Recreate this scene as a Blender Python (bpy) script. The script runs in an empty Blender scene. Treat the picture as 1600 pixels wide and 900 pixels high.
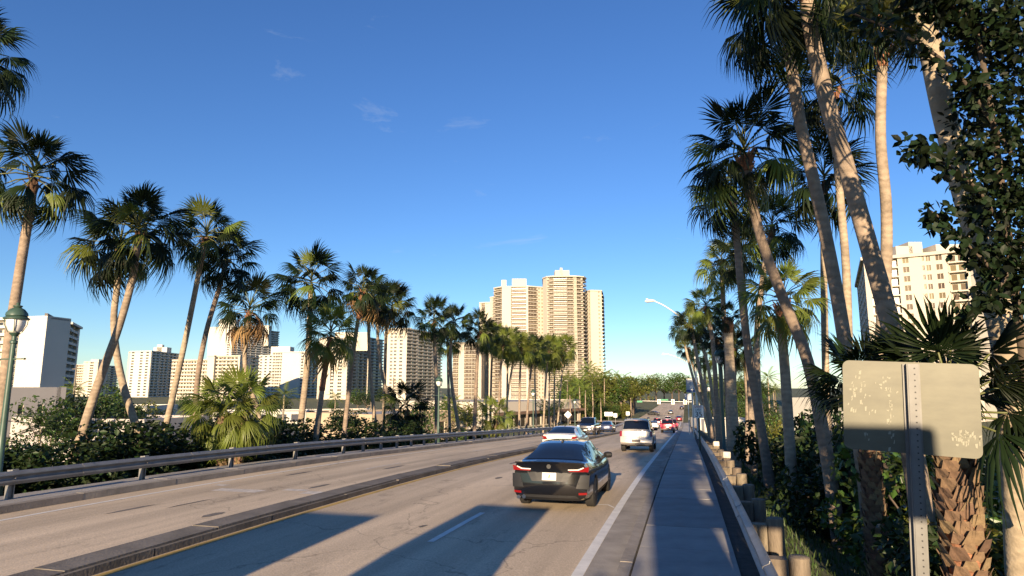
import bpy, bmesh, math, random
import numpy as np
from mathutils import Vector, Matrix, Quaternion

SC = bpy.context.scene
COL = SC.collection
R = math.radians
random.seed(7)

# ------------------------------------------------------------------ camera
EYE = 2.65                      # camera height above the road beside it
PITCH, YAW = 8.81, 15.0         # degrees; the road runs along +Y
FPX = 1000.0                    # focal length in photo pixels (1600 wide)
cam_d = bpy.data.cameras.new("camera"); cam = bpy.data.objects.new("camera", cam_d); COL.objects.link(cam)
cam_d.sensor_width = 36.0; cam_d.lens = 36.0 * FPX / 1600.0
cam_d.clip_start = 0.05; cam_d.clip_end = 20000
cam.location = (0, 0, EYE)
cam.rotation_euler = (R(90 + PITCH), 0, R(YAW))
SC.camera = cam
SC.render.resolution_x, SC.render.resolution_y = 1024, 576

# ------------------------------------------------------------------ sky and sun
SUN_EL, SUN_TRAVEL_X = 12.5, -0.055
w = bpy.data.worlds.new("World"); SC.world = w; w.use_nodes = True
nt = w.node_tree; nt.nodes.clear()
out = nt.nodes.new("ShaderNodeOutputWorld"); bg = nt.nodes.new("ShaderNodeBackground")
sky = nt.nodes.new("ShaderNodeTexSky"); sky.sky_type = 'NISHITA'; sky.sun_disc = False
sky.sun_elevation = R(SUN_EL); sky.sun_rotation = R(180 - math.degrees(math.atan(SUN_TRAVEL_X)))
sky.altitude = 0; sky.air_density = 1.0; sky.dust_density = 0.0; sky.ozone_density = 4.5
bg.inputs[1].default_value = 0.084
# thin cirrus wisps
tc = nt.nodes.new("ShaderNodeTexCoord"); mp = nt.nodes.new("ShaderNodeMapping")
mp.inputs['Rotation'].default_value = (0, R(12), R(20)); mp.inputs['Scale'].default_value = (2.2, 2.2, 9.0)
n1 = nt.nodes.new("ShaderNodeTexNoise"); n1.inputs['Scale'].default_value = 2.3; n1.inputs['Detail'].default_value = 7; n1.inputs['Roughness'].default_value = 0.62
n1.inputs['Distortion'].default_value = 0.5
r1 = nt.nodes.new("ShaderNodeValToRGB"); r1.color_ramp.elements[0].position = 0.63; r1.color_ramp.elements[1].position = 0.95
r1.color_ramp.elements[0].color = (0, 0, 0, 1); r1.color_ramp.elements[1].color = (0.55, 0.55, 0.55, 1)
mx = nt.nodes.new("ShaderNodeMix"); mx.data_type = 'RGBA'; mx.inputs[7].default_value = (3.6, 3.9, 4.3, 1)
hs = nt.nodes.new("ShaderNodeHueSaturation"); hs.inputs['Hue'].default_value = 0.510; hs.inputs['Saturation'].default_value = 1.08; hs.inputs['Value'].default_value = 1.0
nt.links.new(tc.outputs['Generated'], mp.inputs[0]); nt.links.new(mp.outputs[0], n1.inputs['Vector'])
nt.links.new(n1.outputs['Fac'], r1.inputs[0]); nt.links.new(r1.outputs[0], mx.inputs[0])
nt.links.new(sky.outputs[0], hs.inputs['Color']); nt.links.new(hs.outputs[0], mx.inputs[6])
nt.links.new(mx.outputs[2], bg.inputs[0]); nt.links.new(bg.outputs[0], out.inputs[0])

sd = bpy.data.lights.new("sun", 'SUN'); sd.energy = 5.0; sd.angle = R(0.5); sd.color = (1.0, 0.77, 0.51)
sun = bpy.data.objects.new("sun", sd); COL.objects.link(sun)
LDIR = Vector((SUN_TRAVEL_X, 1, -math.tan(R(SUN_EL)))).normalized()
sun.rotation_euler = LDIR.to_track_quat('-Z', 'Y').to_euler(); sun.location = (0, -60, 40)

vs = SC.view_settings; vs.view_transform = 'Standard'; vs.look = 'None'; vs.gamma = 1; vs.use_curve_mapping = False
vs.exposure = 1.15
cy = SC.cycles
cy.max_bounces = 6; cy.diffuse_bounces = 3; cy.glossy_bounces = 3; cy.transmission_bounces = 4; cy.transparent_max_bounces = 6
cy.use_denoising = True; cy.caustics_reflective = False; cy.caustics_refractive = False

# ------------------------------------------------------------------ survey helpers (pixel of the photo -> point at a real distance)
_p, _y = R(PITCH), R(YAW)
def ray(px, py):
    x, y, z = (px - 800) / FPX, (py - 450) / FPX, 1.0
    f = z * math.cos(_p) + y * math.sin(_p); u = z * math.sin(_p) - y * math.cos(_p)
    return Vector((x * math.cos(_y) - f * math.sin(_y), x * math.sin(_y) + f * math.cos(_y), u))
def at(px, py, D): return ray(px, py) * D + Vector((0, 0, EYE))
def atX(px, py, X): r = ray(px, py); return r * (X / r.x) + Vector((0, 0, EYE))
def depthX(px, py, X): return X / ray(px, py).x
PROF_Y = [-400, -60, 0, 8, 16, 24, 38, 60, 80, 140, 190, 240, 9000]
PROF_Z = [-7.2, -1.0, 0, -.01, -.13, -.37, -.99, -2.01, -2.97, -5.75, -6.9, -7.2, -7.2]
def zr(Y):                       # road height along the road: bridge crest falling to the flat
    k = 3.0
    return sum(float(np.interp(Y + d, PROF_Y, PROF_Z)) for d in (-k, 0, k)) / 3
GZ = -7.2                        # flat land
X_R, X_L = 1.35, -15.9           # edges of the embankment top
def zg(X, Y):                    # terrain: embankment shoulders falling to the flat
    z = zr(Y)
    if X > X_R: z -= (X - X_R) * 0.30 + max(0, X - 4.0) * 0.12
    elif X < X_L: z -= (X_L - X) * 0.33
    return max(z, GZ)

# ------------------------------------------------------------------ materials
def mat(name, col, rough=0.8, var=0.0, vscale=4.0, bump=0.0, bscale=30.0, metal=0.0, coat=0.0, spec=0.5, obj_var=0.0, island=0.0, trans=0.0, emit=None, estr=0.0, stretch=None, col2=None, trans_mul=1.3):
    m = bpy.data.materials.new(name); m.use_nodes = True
    t = m.node_tree; b = t.nodes["Principled BSDF"]; L = t.links.new
    b.inputs['Roughness'].default_value = rough; b.inputs['Metallic'].default_value = metal
    b.inputs['Coat Weight'].default_value = coat; b.inputs['Coat Roughness'].default_value = 0.04
    b.inputs['Specular IOR Level'].default_value = spec
    c = (*col, 1); b.inputs['Base Color'].default_value = c
    src = None; co = None
    if var or bump:
        tcn = t.nodes.new("ShaderNodeTexCoord"); co = tcn.outputs['Object']
        if stretch:
            mpn = t.nodes.new("ShaderNodeMapping"); mpn.inputs['Scale'].default_value = stretch
            L(co, mpn.inputs[0]); co = mpn.outputs[0]
    if var:
        n = t.nodes.new("ShaderNodeTexNoise"); n.inputs['Scale'].default_value = vscale; n.inputs['Detail'].default_value = 8; n.inputs['Roughness'].default_value = 0.65
        L(co, n.inputs['Vector'])
        rp = t.nodes.new("ShaderNodeMapRange"); rp.inputs['From Min'].default_value = 0.3; rp.inputs['From Max'].default_value = 0.7
        L(n.outputs['Fac'], rp.inputs['Value'])
        mxn = t.nodes.new("ShaderNodeMix"); mxn.data_type = 'RGBA'
        a = tuple(x * (1 - var) for x in col); d = col2 if col2 else tuple(min(1, x * (1 + var)) for x in col)
        mxn.inputs[6].default_value = (*a, 1); mxn.inputs[7].default_value = (*d, 1)
        L(rp.outputs[0], mxn.inputs[0]); src = mxn.outputs[2]
    if obj_var or island:
        hsn = t.nodes.new("ShaderNodeHueSaturation"); hsn.inputs['Color'].default_value = c
        if src: L(src, hsn.inputs['Color'])
        if obj_var:
            oi = t.nodes.new("ShaderNodeObjectInfo"); k = oi.outputs['Random']; amt = obj_var
        else:
            oi = t.nodes.new("ShaderNodeNewGeometry"); k = oi.outputs['Random Per Island']; amt = island
        mr = t.nodes.new("ShaderNodeMapRange"); mr.inputs['To Min'].default_value = 1 - amt; mr.inputs['To Max'].default_value = 1 + amt
        L(k, mr.inputs['Value']); L(mr.outputs[0], hsn.inputs['Value'])
        mr2 = t.nodes.new("ShaderNodeMapRange"); mr2.inputs['To Min'].default_value = 0.5 - amt * 0.06; mr2.inputs['To Max'].default_value = 0.5 + amt * 0.05
        L(k, mr2.inputs['Value']); L(mr2.outputs[0], hsn.inputs['Hue'])
        src = hsn.outputs[0]
    if src: L(src, b.inputs['Base Color'])
    if bump:
        n2 = t.nodes.new("ShaderNodeTexNoise"); n2.inputs['Scale'].default_value = bscale; n2.inputs['Detail'].default_value = 4
        L(co, n2.inputs['Vector'])
        bn = t.nodes.new("ShaderNodeBump"); bn.inputs['Strength'].default_value = bump; bn.inputs['Distance'].default_value = 0.02
        L(n2.outputs['Fac'], bn.inputs['Height']); L(bn.outputs[0], b.inputs['Normal'])
    if emit:
        b.inputs['Emission Color'].default_value = (*emit, 1); b.inputs['Emission Strength'].default_value = estr
    if trans:
        tr = t.nodes.new("ShaderNodeBsdfTranslucent"); ms = t.nodes.new("ShaderNodeMixShader"); ms.inputs[0].default_value = trans
        tr.inputs[0].default_value = (min(1, col[0] * trans_mul * 1.25), min(1, col[1] * trans_mul * 1.2), col[2] * trans_mul * 0.5, 1)
        o = t.nodes["Material Output"]; L(b.outputs[0], ms.inputs[1]); L(tr.outputs[0], ms.inputs[2]); L(ms.outputs[0], o.inputs[0])
    return m

def concrete_road():
    m = mat("road_concrete", (0.62, 0.495, 0.345), 0.88, 0.16, 0.35, 0.35, 60, stretch=(1.0, 0.25, 1))
    t = m.node_tree; b = t.nodes["Principled BSDF"]; L = t.links.new
    src = b.inputs['Base Color'].links[0].from_socket
    tcn = t.nodes.new("ShaderNodeTexCoord")
    def mul(src, fac_socket, lo, hi, a, bb):
        mr = t.nodes.new("ShaderNodeMapRange"); mr.inputs['From Min'].default_value = lo; mr.inputs['From Max'].default_value = hi
        mr.inputs['To Min'].default_value = a; mr.inputs['To Max'].default_value = bb; L(fac_socket, mr.inputs['Value'])
        k = t.nodes.new("ShaderNodeMix"); k.data_type = 'RGBA'; k.blend_type = 'MULTIPLY'; k.inputs[0].default_value = 1
        L(src, k.inputs[6]); L(mr.outputs[0], k.inputs[7]); return k.outputs[2]
    # fine aggregate
    n = t.nodes.new("ShaderNodeTexNoise"); n.inputs['Scale'].default_value = 36; n.inputs['Detail'].default_value = 4; L(tcn.outputs['Object'], n.inputs['Vector'])
    src = mul(src, n.outputs['Fac'], 0.3, 0.7, 0.76, 1.14)
    # wheel-track streaks along the road
    mp_ = t.nodes.new("ShaderNodeMapping"); mp_.inputs['Scale'].default_value = (1.5, 0.035, 1); L(tcn.outputs['Object'], mp_.inputs[0])
    n = t.nodes.new("ShaderNodeTexNoise"); n.inputs['Scale'].default_value = 1.0; n.inputs['Detail'].default_value = 5; L(mp_.outputs[0], n.inputs['Vector'])
    src = mul(src, n.outputs['Fac'], 0.35, 0.65, 0.74, 1.06)
    # oil and patch stains
    mp2 = t.nodes.new("ShaderNodeMapping"); mp2.inputs['Scale'].default_value = (1.2, 0.4, 1); L(tcn.outputs['Object'], mp2.inputs[0])
    n = t.nodes.new("ShaderNodeTexNoise"); n.inputs['Scale'].default_value = 1.3; n.inputs['Detail'].default_value = 6; n.inputs['Roughness'].default_value = 0.7; L(mp2.outputs[0], n.inputs['Vector'])
    src = mul(src, n.outputs['Fac'], 0.58, 0.72, 1.0, 0.58)
    # cracks
    nd = t.nodes.new("ShaderNodeTexNoise"); nd.inputs['Scale'].default_value = 1.1; nd.inputs['Detail'].default_value = 6; L(tcn.outputs['Object'], nd.inputs['Vector'])
    md = t.nodes.new("ShaderNodeMix"); md.data_type = 'RGBA'; md.inputs[0].default_value = 0.6; L(tcn.outputs['Object'], md.inputs[6]); L(nd.outputs['Color'], md.inputs[7])
    v = t.nodes.new("ShaderNodeTexVoronoi"); v.feature = 'DISTANCE_TO_EDGE'; v.inputs['Scale'].default_value = 0.33; L(md.outputs[2], v.inputs['Vector'])
    src = mul(src, v.outputs['Distance'], 0.0, 0.004, 0.62, 1.0)
    L(src, b.inputs['Base Color'])
    return m

def bark():
    m = mat("palm_bark", (0.30, 0.235, 0.17), 0.9, 0.35, 3.0, 0.5, 18, stretch=(1, 1, 1.2), obj_var=0.22)
    t = m.node_tree; b = t.nodes["Principled BSDF"]; L = t.links.new
    tcn = t.nodes.new("ShaderNodeTexCoord")
    wv = t.nodes.new("ShaderNodeTexWave"); wv.bands_direction = 'Z'; wv.inputs['Scale'].default_value = 2.1; wv.inputs['Distortion'].default_value = 6; wv.inputs['Detail'].default_value = 3; wv.inputs['Detail Scale'].default_value = 1.6
    L(tcn.outputs['Object'], wv.inputs['Vector'])
    src = b.inputs['Base Color'].links[0].from_socket
    mr = t.nodes.new("ShaderNodeMapRange"); mr.inputs['To Min'].default_value = 0.88; mr.inputs['To Max'].default_value = 1.05; L(wv.outputs['Fac'], mr.inputs['Value'])
    k = t.nodes.new("ShaderNodeMix"); k.data_type = 'RGBA'; k.blend_type = 'MULTIPLY'; k.inputs[0].default_value = 1
    L(src, k.inputs[6]); L(mr.outputs[0], k.inputs[7]); L(k.outputs[2], b.inputs['Base Color'])
    bn = t.nodes.new("ShaderNodeBump"); bn.inputs['Strength'].default_value = 0.25; bn.inputs['Distance'].default_value = 0.02
    L(wv.outputs['Fac'], bn.inputs['Height']); old = b.inputs['Normal'].links[0].from_socket; L(old, bn.inputs['Normal']); L(bn.outputs[0], b.inputs['Normal'])
    return m

M = {}
M['road'] = concrete_road()
M['walk'] = mat("walk_concrete", (0.33, 0.31, 0.285), 0.9, 0.18, 1.4, 0.3, 40, obj_var=0.10)
M['curb'] = mat("kerb_concrete", (0.26, 0.23, 0.195), 0.9, 0.3, 2.0, 0.5, 25, obj_var=0.12)
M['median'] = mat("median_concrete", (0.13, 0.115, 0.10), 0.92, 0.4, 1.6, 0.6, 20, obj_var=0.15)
M['gutter'] = mat("gutter_concrete", (0.30, 0.27, 0.23), 0.9, 0.3, 1.2, 0.4, 30)
M['joint'] = mat("dirt_joint", (0.055, 0.048, 0.04), 1.0, 0.4, 5, 0.5, 30)
M['white_paint'] = mat("white_paint", (0.72, 0.70, 0.64), 0.7, 0.14, 3.5, 0.2, 40)
M['yellow_paint'] = mat("yellow_paint", (0.46, 0.31, 0.08), 0.7, 0.25, 2.5, 0.2, 40)
M['worn_paint'] = mat("worn_paint", (0.55, 0.50, 0.43), 0.8, 0.3, 6)
M['soil'] = mat("verge_soil", (0.085, 0.075, 0.045), 1.0, 0.45, 0.6, 0.8, 6, col2=(0.10, 0.125, 0.035))
M['galv'] = mat("galvanised_steel", (0.27, 0.265, 0.255), 0.55, 0.2, 3.0, 0.05, 20, metal=0.6)
M['timber'] = mat("weathered_timber", (0.18, 0.145, 0.105), 0.92, 0.4, 5.0, 0.6, 30, obj_var=0.2, stretch=(3, 3, .6))
M['timber_cap'] = mat("pale_post_cap", (0.62, 0.57, 0.46), 0.8, 0.15, 5)
M['bark'] = bark()
M['bark_red'] = mat("fibrous_reddish_bark", (0.26, 0.12, 0.065), 0.95, 0.45, 9, 0.8, 25)
M['frond'] = mat("palm_frond", (0.012, 0.021, 0.0065), 0.5, 0.0, spec=0.22, obj_var=0.5, trans=0.2, trans_mul=2.0)
M['frond_yellow'] = mat("young_and_sunlit_frond", (0.12, 0.15, 0.028), 0.42, 0.0, spec=0.35, obj_var=0.35, trans=0.3, trans_mul=1.7)  # young fronds; brightened so the far palm row looks sunlit by colour
M['frond_dead'] = mat("dry_palm_frond", (0.30, 0.19, 0.075), 0.8, 0.0, obj_var=0.4, trans=0.15)
M['petiole'] = mat("petiole_green", (0.11, 0.12, 0.035), 0.5)
M['leaf'] = mat("broad_leaf", (0.050, 0.085, 0.018), 0.38, island=0.5, trans=0.25, trans_mul=1.8, spec=0.4)
M['leaf_dark'] = mat("dark_leaf", (0.019, 0.034, 0.010), 0.48, island=0.5, trans=0.16, trans_mul=1.8, spec=0.22)  # dark green, lowered further to put the hedge's shadow into the colour
M['leaf_yellow'] = mat("yellow_green_leaf", (0.12, 0.125, 0.022), 0.45, island=0.5, trans=0.25, trans_mul=1.5)
M['leaf_creeper_shaded'] = mat('shaded_creeper_leaf', (0.0105, 0.019, 0.0065), 0.5, island=0.6, trans=0.14, trans_mul=2.0, spec=0.2)  # near-black: the shade over this foliage is put into the leaf colour
M['glass_m'] = mat('window_glass_curtained', (0.19, 0.155, 0.115), 0.3, spec=0.5, obj_var=0.5)
M['wood'] = mat("tree_bark", (0.10, 0.075, 0.055), 0.95, 0.3, 5, 0.6, 20)
M['grass'] = mat("grass_blade", (0.05, 0.085, 0.02), 0.6, island=0.4, trans=0.2)
M['bark_dark'] = mat('dark_leaf_base', (0.10, 0.055, 0.032), 0.95, 0.45, 9, 0.8, 25)
M['boot'] = mat("palm_boot", (0.22, 0.145, 0.085), 0.9, 0.35, 8, 0.4, 30, obj_var=0.3)  # brown lowered: partial shade on the stem is put into the colour
M['cream'] = mat("cream_stucco", (0.50, 0.45, 0.37), 0.9, 0.04, 0.06)
M['cream2'] = mat("pale_stucco", (0.55, 0.50, 0.41), 0.9, 0.04, 0.06)
M['white'] = mat("white_stucco", (0.56, 0.53, 0.46), 0.9, 0.05, 0.1)
M['greywall'] = mat("grey_stucco", (0.42, 0.385, 0.36), 0.9, 0.05, 0.3)
M['greyslab'] = mat("grey_slab", (0.17, 0.15, 0.135), 0.9, 0.05, 0.3)
M['tan'] = mat("tan_stucco", (0.44, 0.345, 0.24), 0.9, 0.06, 0.3)
M['roofgrey'] = mat("flat_roof", (0.30, 0.29, 0.28), 0.9, 0.12, 0.15)
M['rail_dark'] = mat("dark_railing", (0.11, 0.085, 0.065), 0.7)
M['glass_b'] = mat("window_glass_bronze", (0.045, 0.038, 0.03), 0.12, spec=0.6, obj_var=0.6)
M['glass_t'] = mat("window_glass_tan", (0.14, 0.105, 0.055), 0.25, spec=0.5, obj_var=0.45)
M['glass_g'] = mat("window_glass_grey", (0.05, 0.055, 0.065), 0.12, spec=0.6, obj_var=0.5)
M['frame_w'] = mat("window_frame", (0.5, 0.45, 0.36), 0.6)
M['brown'] = mat("brown_fascia", (0.16, 0.10, 0.07), 0.85, 0.15, 1)
M['terracotta'] = mat("terracotta_paint", (0.30, 0.11, 0.055), 0.8)
M['green_paint'] = mat("green_lamp_paint", (0.045, 0.085, 0.065), 0.42, 0.15, 6)
M['post_steel'] = mat('sign_post_steel', (0.15, 0.148, 0.14), 0.55, 0.2, 4, metal=0.3)  # steel darkened: shadow on the post is put into its colour
M['asphalt'] = mat('parking_asphalt', (0.10, 0.095, 0.085), 0.95, 0.3, 0.3)
M['opal'] = mat("opal_globe", (0.75, 0.73, 0.68), 0.3)
M['sign_back'] = mat("sign_back_aluminium", (0.098, 0.095, 0.064), 0.5, 0.22, 3.0, metal=0.1, stretch=(1, 1, 3))  # stretched mottle paints blotchy reflections into the colour
M['sign_edge'] = mat("sign_edge", (0.5, 0.5, 0.45), 0.4, metal=0.6)
M['residue'] = mat("sticker_residue", (0.30, 0.29, 0.22), 0.8)
M['sign_white'] = mat("sign_white", (0.78, 0.76, 0.70), 0.5)
M['sign_black'] = mat("sign_black", (0.02, 0.02, 0.02), 0.6)
M['sign_red'] = mat("sign_red", (0.45, 0.06, 0.03), 0.6)
M['sign_blue'] = mat("sign_blue", (0.03, 0.07, 0.22), 0.6)
M['sign_grey'] = mat("banner_grey", (0.36, 0.38, 0.42), 0.7)
M['sign_green'] = mat("sign_green", (0.01, 0.22, 0.09), 0.5)
M['pole_w'] = mat("pale_metal_pole", (0.62, 0.60, 0.55), 0.5, metal=0.2)
M['black'] = mat("black_plastic", (0.012, 0.012, 0.013), 0.55)
M['rubber'] = mat("tyre_rubber", (0.018, 0.017, 0.016), 0.85)
M['rim'] = mat("alloy_rim", (0.30, 0.30, 0.31), 0.35, metal=0.9)
M['carglass'] = mat("car_glass", (0.006, 0.008, 0.011), 0.03, spec=0.9)
M['chrome'] = mat("chrome", (0.75, 0.73, 0.70), 0.15, metal=1.0)
M['lamp_red'] = mat("tail_lamp_red", (0.20, 0.006, 0.006), 0.15, coat=1.0)
M['lamp_clear'] = mat("lamp_clear", (0.8, 0.78, 0.74), 0.12, coat=1.0)
M['brake_on'] = mat("brake_light_on", (0.6, 0.01, 0.02), 0.3, emit=(1, 0.03, 0.05), estr=2.5)
M['head_on'] = mat("head_light_on", (0.9, 0.9, 0.85), 0.2, emit=(1, 0.95, 0.85), estr=1.5)
M['amber'] = mat("traffic_amber", (0.5, 0.2, 0.01), 0.4)
M['plate'] = mat("number_plate", (0.74, 0.73, 0.68), 0.5)
M['orange'] = mat("orange_mark", (0.75, 0.25, 0.05), 0.5)
def paint(name, col, metal=0.3, rough=0.3): return mat(name, col, rough, metal=metal, coat=1.0)
M['p_black'] = paint("black_car_paint", (0.005, 0.005, 0.006), 0.0, 0.16)
M['p_white'] = paint("white_car_paint", (0.62, 0.60, 0.57), 0.0)
M['p_silver'] = paint("silver_car_paint", (0.46, 0.44, 0.40), 0.35, 0.35)
M['p_red'] = paint("red_car_paint", (0.20, 0.008, 0.012), 0.2)
M['p_blue'] = paint("blue_car_paint", (0.02, 0.035, 0.09), 0.3)
M['p_grey'] = paint("grey_car_paint", (0.12, 0.12, 0.12), 0.5)

# ------------------------------------------------------------------ mesh building
class MB:
    def __init__(s): s.v = []; s.f = []; s.m = []
    def face(s, pts, mi=0):
        b = len(s.v); s.v += [tuple(p) for p in pts]; s.f.append(tuple(range(b, b + len(pts)))); s.m.append(mi)
    def box(s, c, d, mi=0, rot=None):
        b = len(s.v); hx, hy, hz = d[0] / 2, d[1] / 2, d[2] / 2
        for dz in (-hz, hz):
            for dx, dy in ((-hx, -hy), (hx, -hy), (hx, hy), (-hx, hy)):
                p = Vector((dx, dy, dz))
                if rot is not None: p = rot @ p
                s.v.append((p.x + c[0], p.y + c[1], p.z + c[2]))
        for q in ((3, 2, 1, 0), (4, 5, 6, 7), (0, 1, 5, 4), (1, 2, 6, 5), (2, 3, 7, 6), (3, 0, 4, 7)):
            s.f.append(tuple(b + i for i in q)); s.m.append(mi)
    def bx(s, x0, x1, y0, y1, z0, z1, mi=0): s.box(((x0 + x1) / 2, (y0 + y1) / 2, (z0 + z1) / 2), (x1 - x0, y1 - y0, z1 - z0), mi)
    def prism(s, poly, z0, z1, mi=0):       # poly counter-clockwise seen from above
        b = len(s.v); n = len(poly)
        s.v += [(p[0], p[1], z0) for p in poly] + [(p[0], p[1], z1) for p in poly]
        for i in range(n):
            j = (i + 1) % n; s.f.append((b + i, b + j, b + n + j, b + n + i)); s.m.append(mi)
        s.f.append(tuple(b + n + i for i in range(n))); s.m.append(mi)
        s.f.append(tuple(b + n - 1 - i for i in range(n))); s.m.append(mi)
    def tube(s, path, rad, n=10, mi=0, caps=True):
        b = len(s.v); P = [Vector(p) for p in path]; k = len(P)
        if not hasattr(rad, '__len__'): rad = [rad] * k
        ref = None
        for i in range(k):
            t = (P[min(i + 1, k - 1)] - P[max(i - 1, 0)]).normalized()
            if ref is None: ref = Vector((1, 0, 0)) if abs(t.x) < 0.9 else Vector((0, 1, 0))
            u = (ref - t * ref.dot(t)).normalized(); w_ = t.cross(u); ref = u
            for j in range(n):
                a = 2 * math.pi * j / n; q = P[i] + (u * math.cos(a) + w_ * math.sin(a)) * rad[i]; s.v.append(tuple(q))
        for i in range(k - 1):
            for j in range(n):
                j2 = (j + 1) % n
                s.f.append((b + i * n + j, b + i * n + j2, b + (i + 1) * n + j2, b + (i + 1) * n + j)); s.m.append(mi)
        if caps:
            s.f.append(tuple(b + n - 1 - j for j in range(n))); s.m.append(mi)
            s.f.append(tuple(b + (k - 1) * n + j for j in range(n))); s.m.append(mi)
    def lathe(s, prof, n=16, c=(0, 0, 0), mi=0):      # prof: (r, z) bottom to top
        s.tube([(c[0], c[1], c[2] + z + i * 1e-6) for i, (r, z) in enumerate(prof)], [max(r, 1e-4) for r, z in prof], n, mi)
    def mesh(s, name, mats, smooth=None):
        me = bpy.data.meshes.new(name); me.from_pydata(s.v, [], s.f)
        for m in (mats if isinstance(mats, (list, tuple)) else [mats]): me.materials.append(M[m] if isinstance(m, str) else m)
        me.polygons.foreach_set("material_index", s.m)
        if smooth is not None:
            me.polygons.foreach_set("use_smooth", [True] * len(s.f))
            if smooth < 179: me.set_sharp_from_angle(angle=R(smooth))
        me.update(); return me
    def build(s, name, mats, parent=None, smooth=None): return link(name, s.mesh(name, mats, smooth), parent)

def link(name, data, parent=None, loc=None, rot=None, scale=None):
    o = bpy.data.objects.new(name, data); COL.objects.link(o)
    if parent is not None: o.parent = parent
    if loc is not None: o.location = loc
    if rot is not None: o.rotation_euler = rot
    if scale is not None: o.scale = scale if hasattr(scale, '__len__') else (scale,) * 3
    return o
def thing(name, label, cat, loc=(0, 0, 0), rz=0.0, group=None, data=None):
    o = link(name, data, None, loc, (0, 0, rz)); tag(o, label, cat, group); return o
def tag(o, label, cat, group=None):
    o["label"] = label; o["category"] = cat
    if group: o["group"] = group
def struct(o): o["kind"] = "structure"; return o
def stuff(o): o["kind"] = "stuff"; return o
def dup(root, loc, rz=0.0, scale=1.0, label=None, group=None):
    r = root.copy(); COL.objects.link(r); r.location = loc; r.rotation_euler = (0, 0, rz); r.scale = (scale,) * 3 if not hasattr(scale, '__len__') else scale
    if label: r["label"] = label
    if group: r["group"] = group
    for ch in root.children:
        c = ch.copy(); COL.objects.link(c); c.parent = r
        for g in ch.children:
            d = g.copy(); COL.objects.link(d); d.parent = c
    return r
ORD = ['first', 'second', 'third', 'fourth', 'fifth', 'sixth', 'seventh', 'eighth', 'ninth', 'tenth', 'eleventh', 'twelfth', 'thirteenth', 'fourteenth', 'fifteenth', 'sixteenth', 'seventeenth', 'eighteenth', 'nineteenth', 'twentieth', 'twenty-first', 'twenty-second', 'twenty-third', 'twenty-fourth', 'twenty-fifth', 'twenty-sixth', 'twenty-seventh', 'twenty-eighth', 'twenty-ninth', 'thirtieth']

# ------------------------------------------------------------------ terrain and road
def sheet(name, xs, ys, zf, material, kind=True, parent=None):
    V = [(x, y, zf(x, y)) for y in ys for x in xs]; n = len(xs)
    F = [(j * n + i, j * n + i + 1, (j + 1) * n + i + 1, (j + 1) * n + i) for j in range(len(ys) - 1) for i in range(n - 1)]
    me = bpy.data.meshes.new(name); me.from_pydata(V, [], F); me.materials.append(M[material]); me.update()
    me.polygons.foreach_set("use_smooth", [True] * len(F))
    o = link(name, me, parent)
    if kind: struct(o)
    return o
YS = [-400, -200, -120, -80, -60, -40, -25, -15, -8] + list(range(-4, 100, 2)) + list(range(100, 260, 8)) + [260, 300, 400, 600, 900, 1400]
XS = [-6000, -2500, -1000, -400, -150, -80, -55, -45] + list(np.arange(-40, -16, 2.0)) + [-15.9, -15.5, -12, -8, -4, -1.2, 0.5, 1.35, 2, 3, 4, 5, 6, 7, 8, 10, 12, 14, 17, 20, 24, 28, 34, 45, 70, 120, 300, 900, 2500, 6000]
def zterr(x, y):
    z = zg(x, y)
    if -15.8 < x < 1.3: z = zr(y) - 0.35
    elif (x > X_R or x < X_L): z += 0.08 * math.sin(x * 1.9 + y * 0.7) * min(1, abs(x - (X_R if x > 0 else X_L)) * .4) if z > GZ + .3 else 0
    return z
sheet("ground", XS, YS + [2500, 6000], zterr, 'soil')
def roadsheet(name, x0, x1, y0, y1, dz, material, kind=True, parent=None, step=2.0, xf=None):
    n = max(2, int((y1 - y0) / step) + 1); ys = list(np.linspace(y0, y1, n))
    if xf is None: return sheet(name, [x0, x1], ys, lambda x, y: zr(y) + dz, material, kind, parent)
    V = [];
    for y in ys:
        o_ = xf(y); V += [(x0 + o_, y, zr(y) + dz), (x1 + o_, y, zr(y) + dz)]
    F = [(2 * j, 2 * j + 1, 2 * j + 3, 2 * j + 2) for j in range(n - 1)]
    me = bpy.data.meshes.new(name); me.from_pydata(V, [], F); me.materials.append(M[material]); me.update()
    o = link(name, me, parent)
    if kind: struct(o)
    return o
# the road widens at the junction
road = sheet("road", [-14.6, -8.7, -1.02], [y for y in YS if y < 420] + [420], lambda x, y: zr(y), 'road')
mark = struct(link("road_markings", None))
WL = -1.62
roadsheet("edge_line", WL - .085, WL + .085, -20, 190, .005, 'white_paint', False, mark)
roadsheet("edge_line", -13.72, -13.60, -20, 190, .005, 'white_paint', False, mark)
roadsheet("centre_line", -8.28, -8.14, -20, 170, .005, 'yellow_paint', False, mark)
for k in range(-1, 12):
    y0 = 11.1 + 12.2 * k
    roadsheet("lane_dash", -4.53, -4.41, y0, y0 + 3.05, .005, 'white_paint' if k < 1 else 'white_paint', False, mark, step=0.8)
for k in range(0, 10):
    y0 = 22.0 + 12.2 * k
    roadsheet("lane_dash", -11.5, -11.39, y0, y0 + 3.05, .005, 'worn_paint', False, mark, step=0.8)
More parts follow.
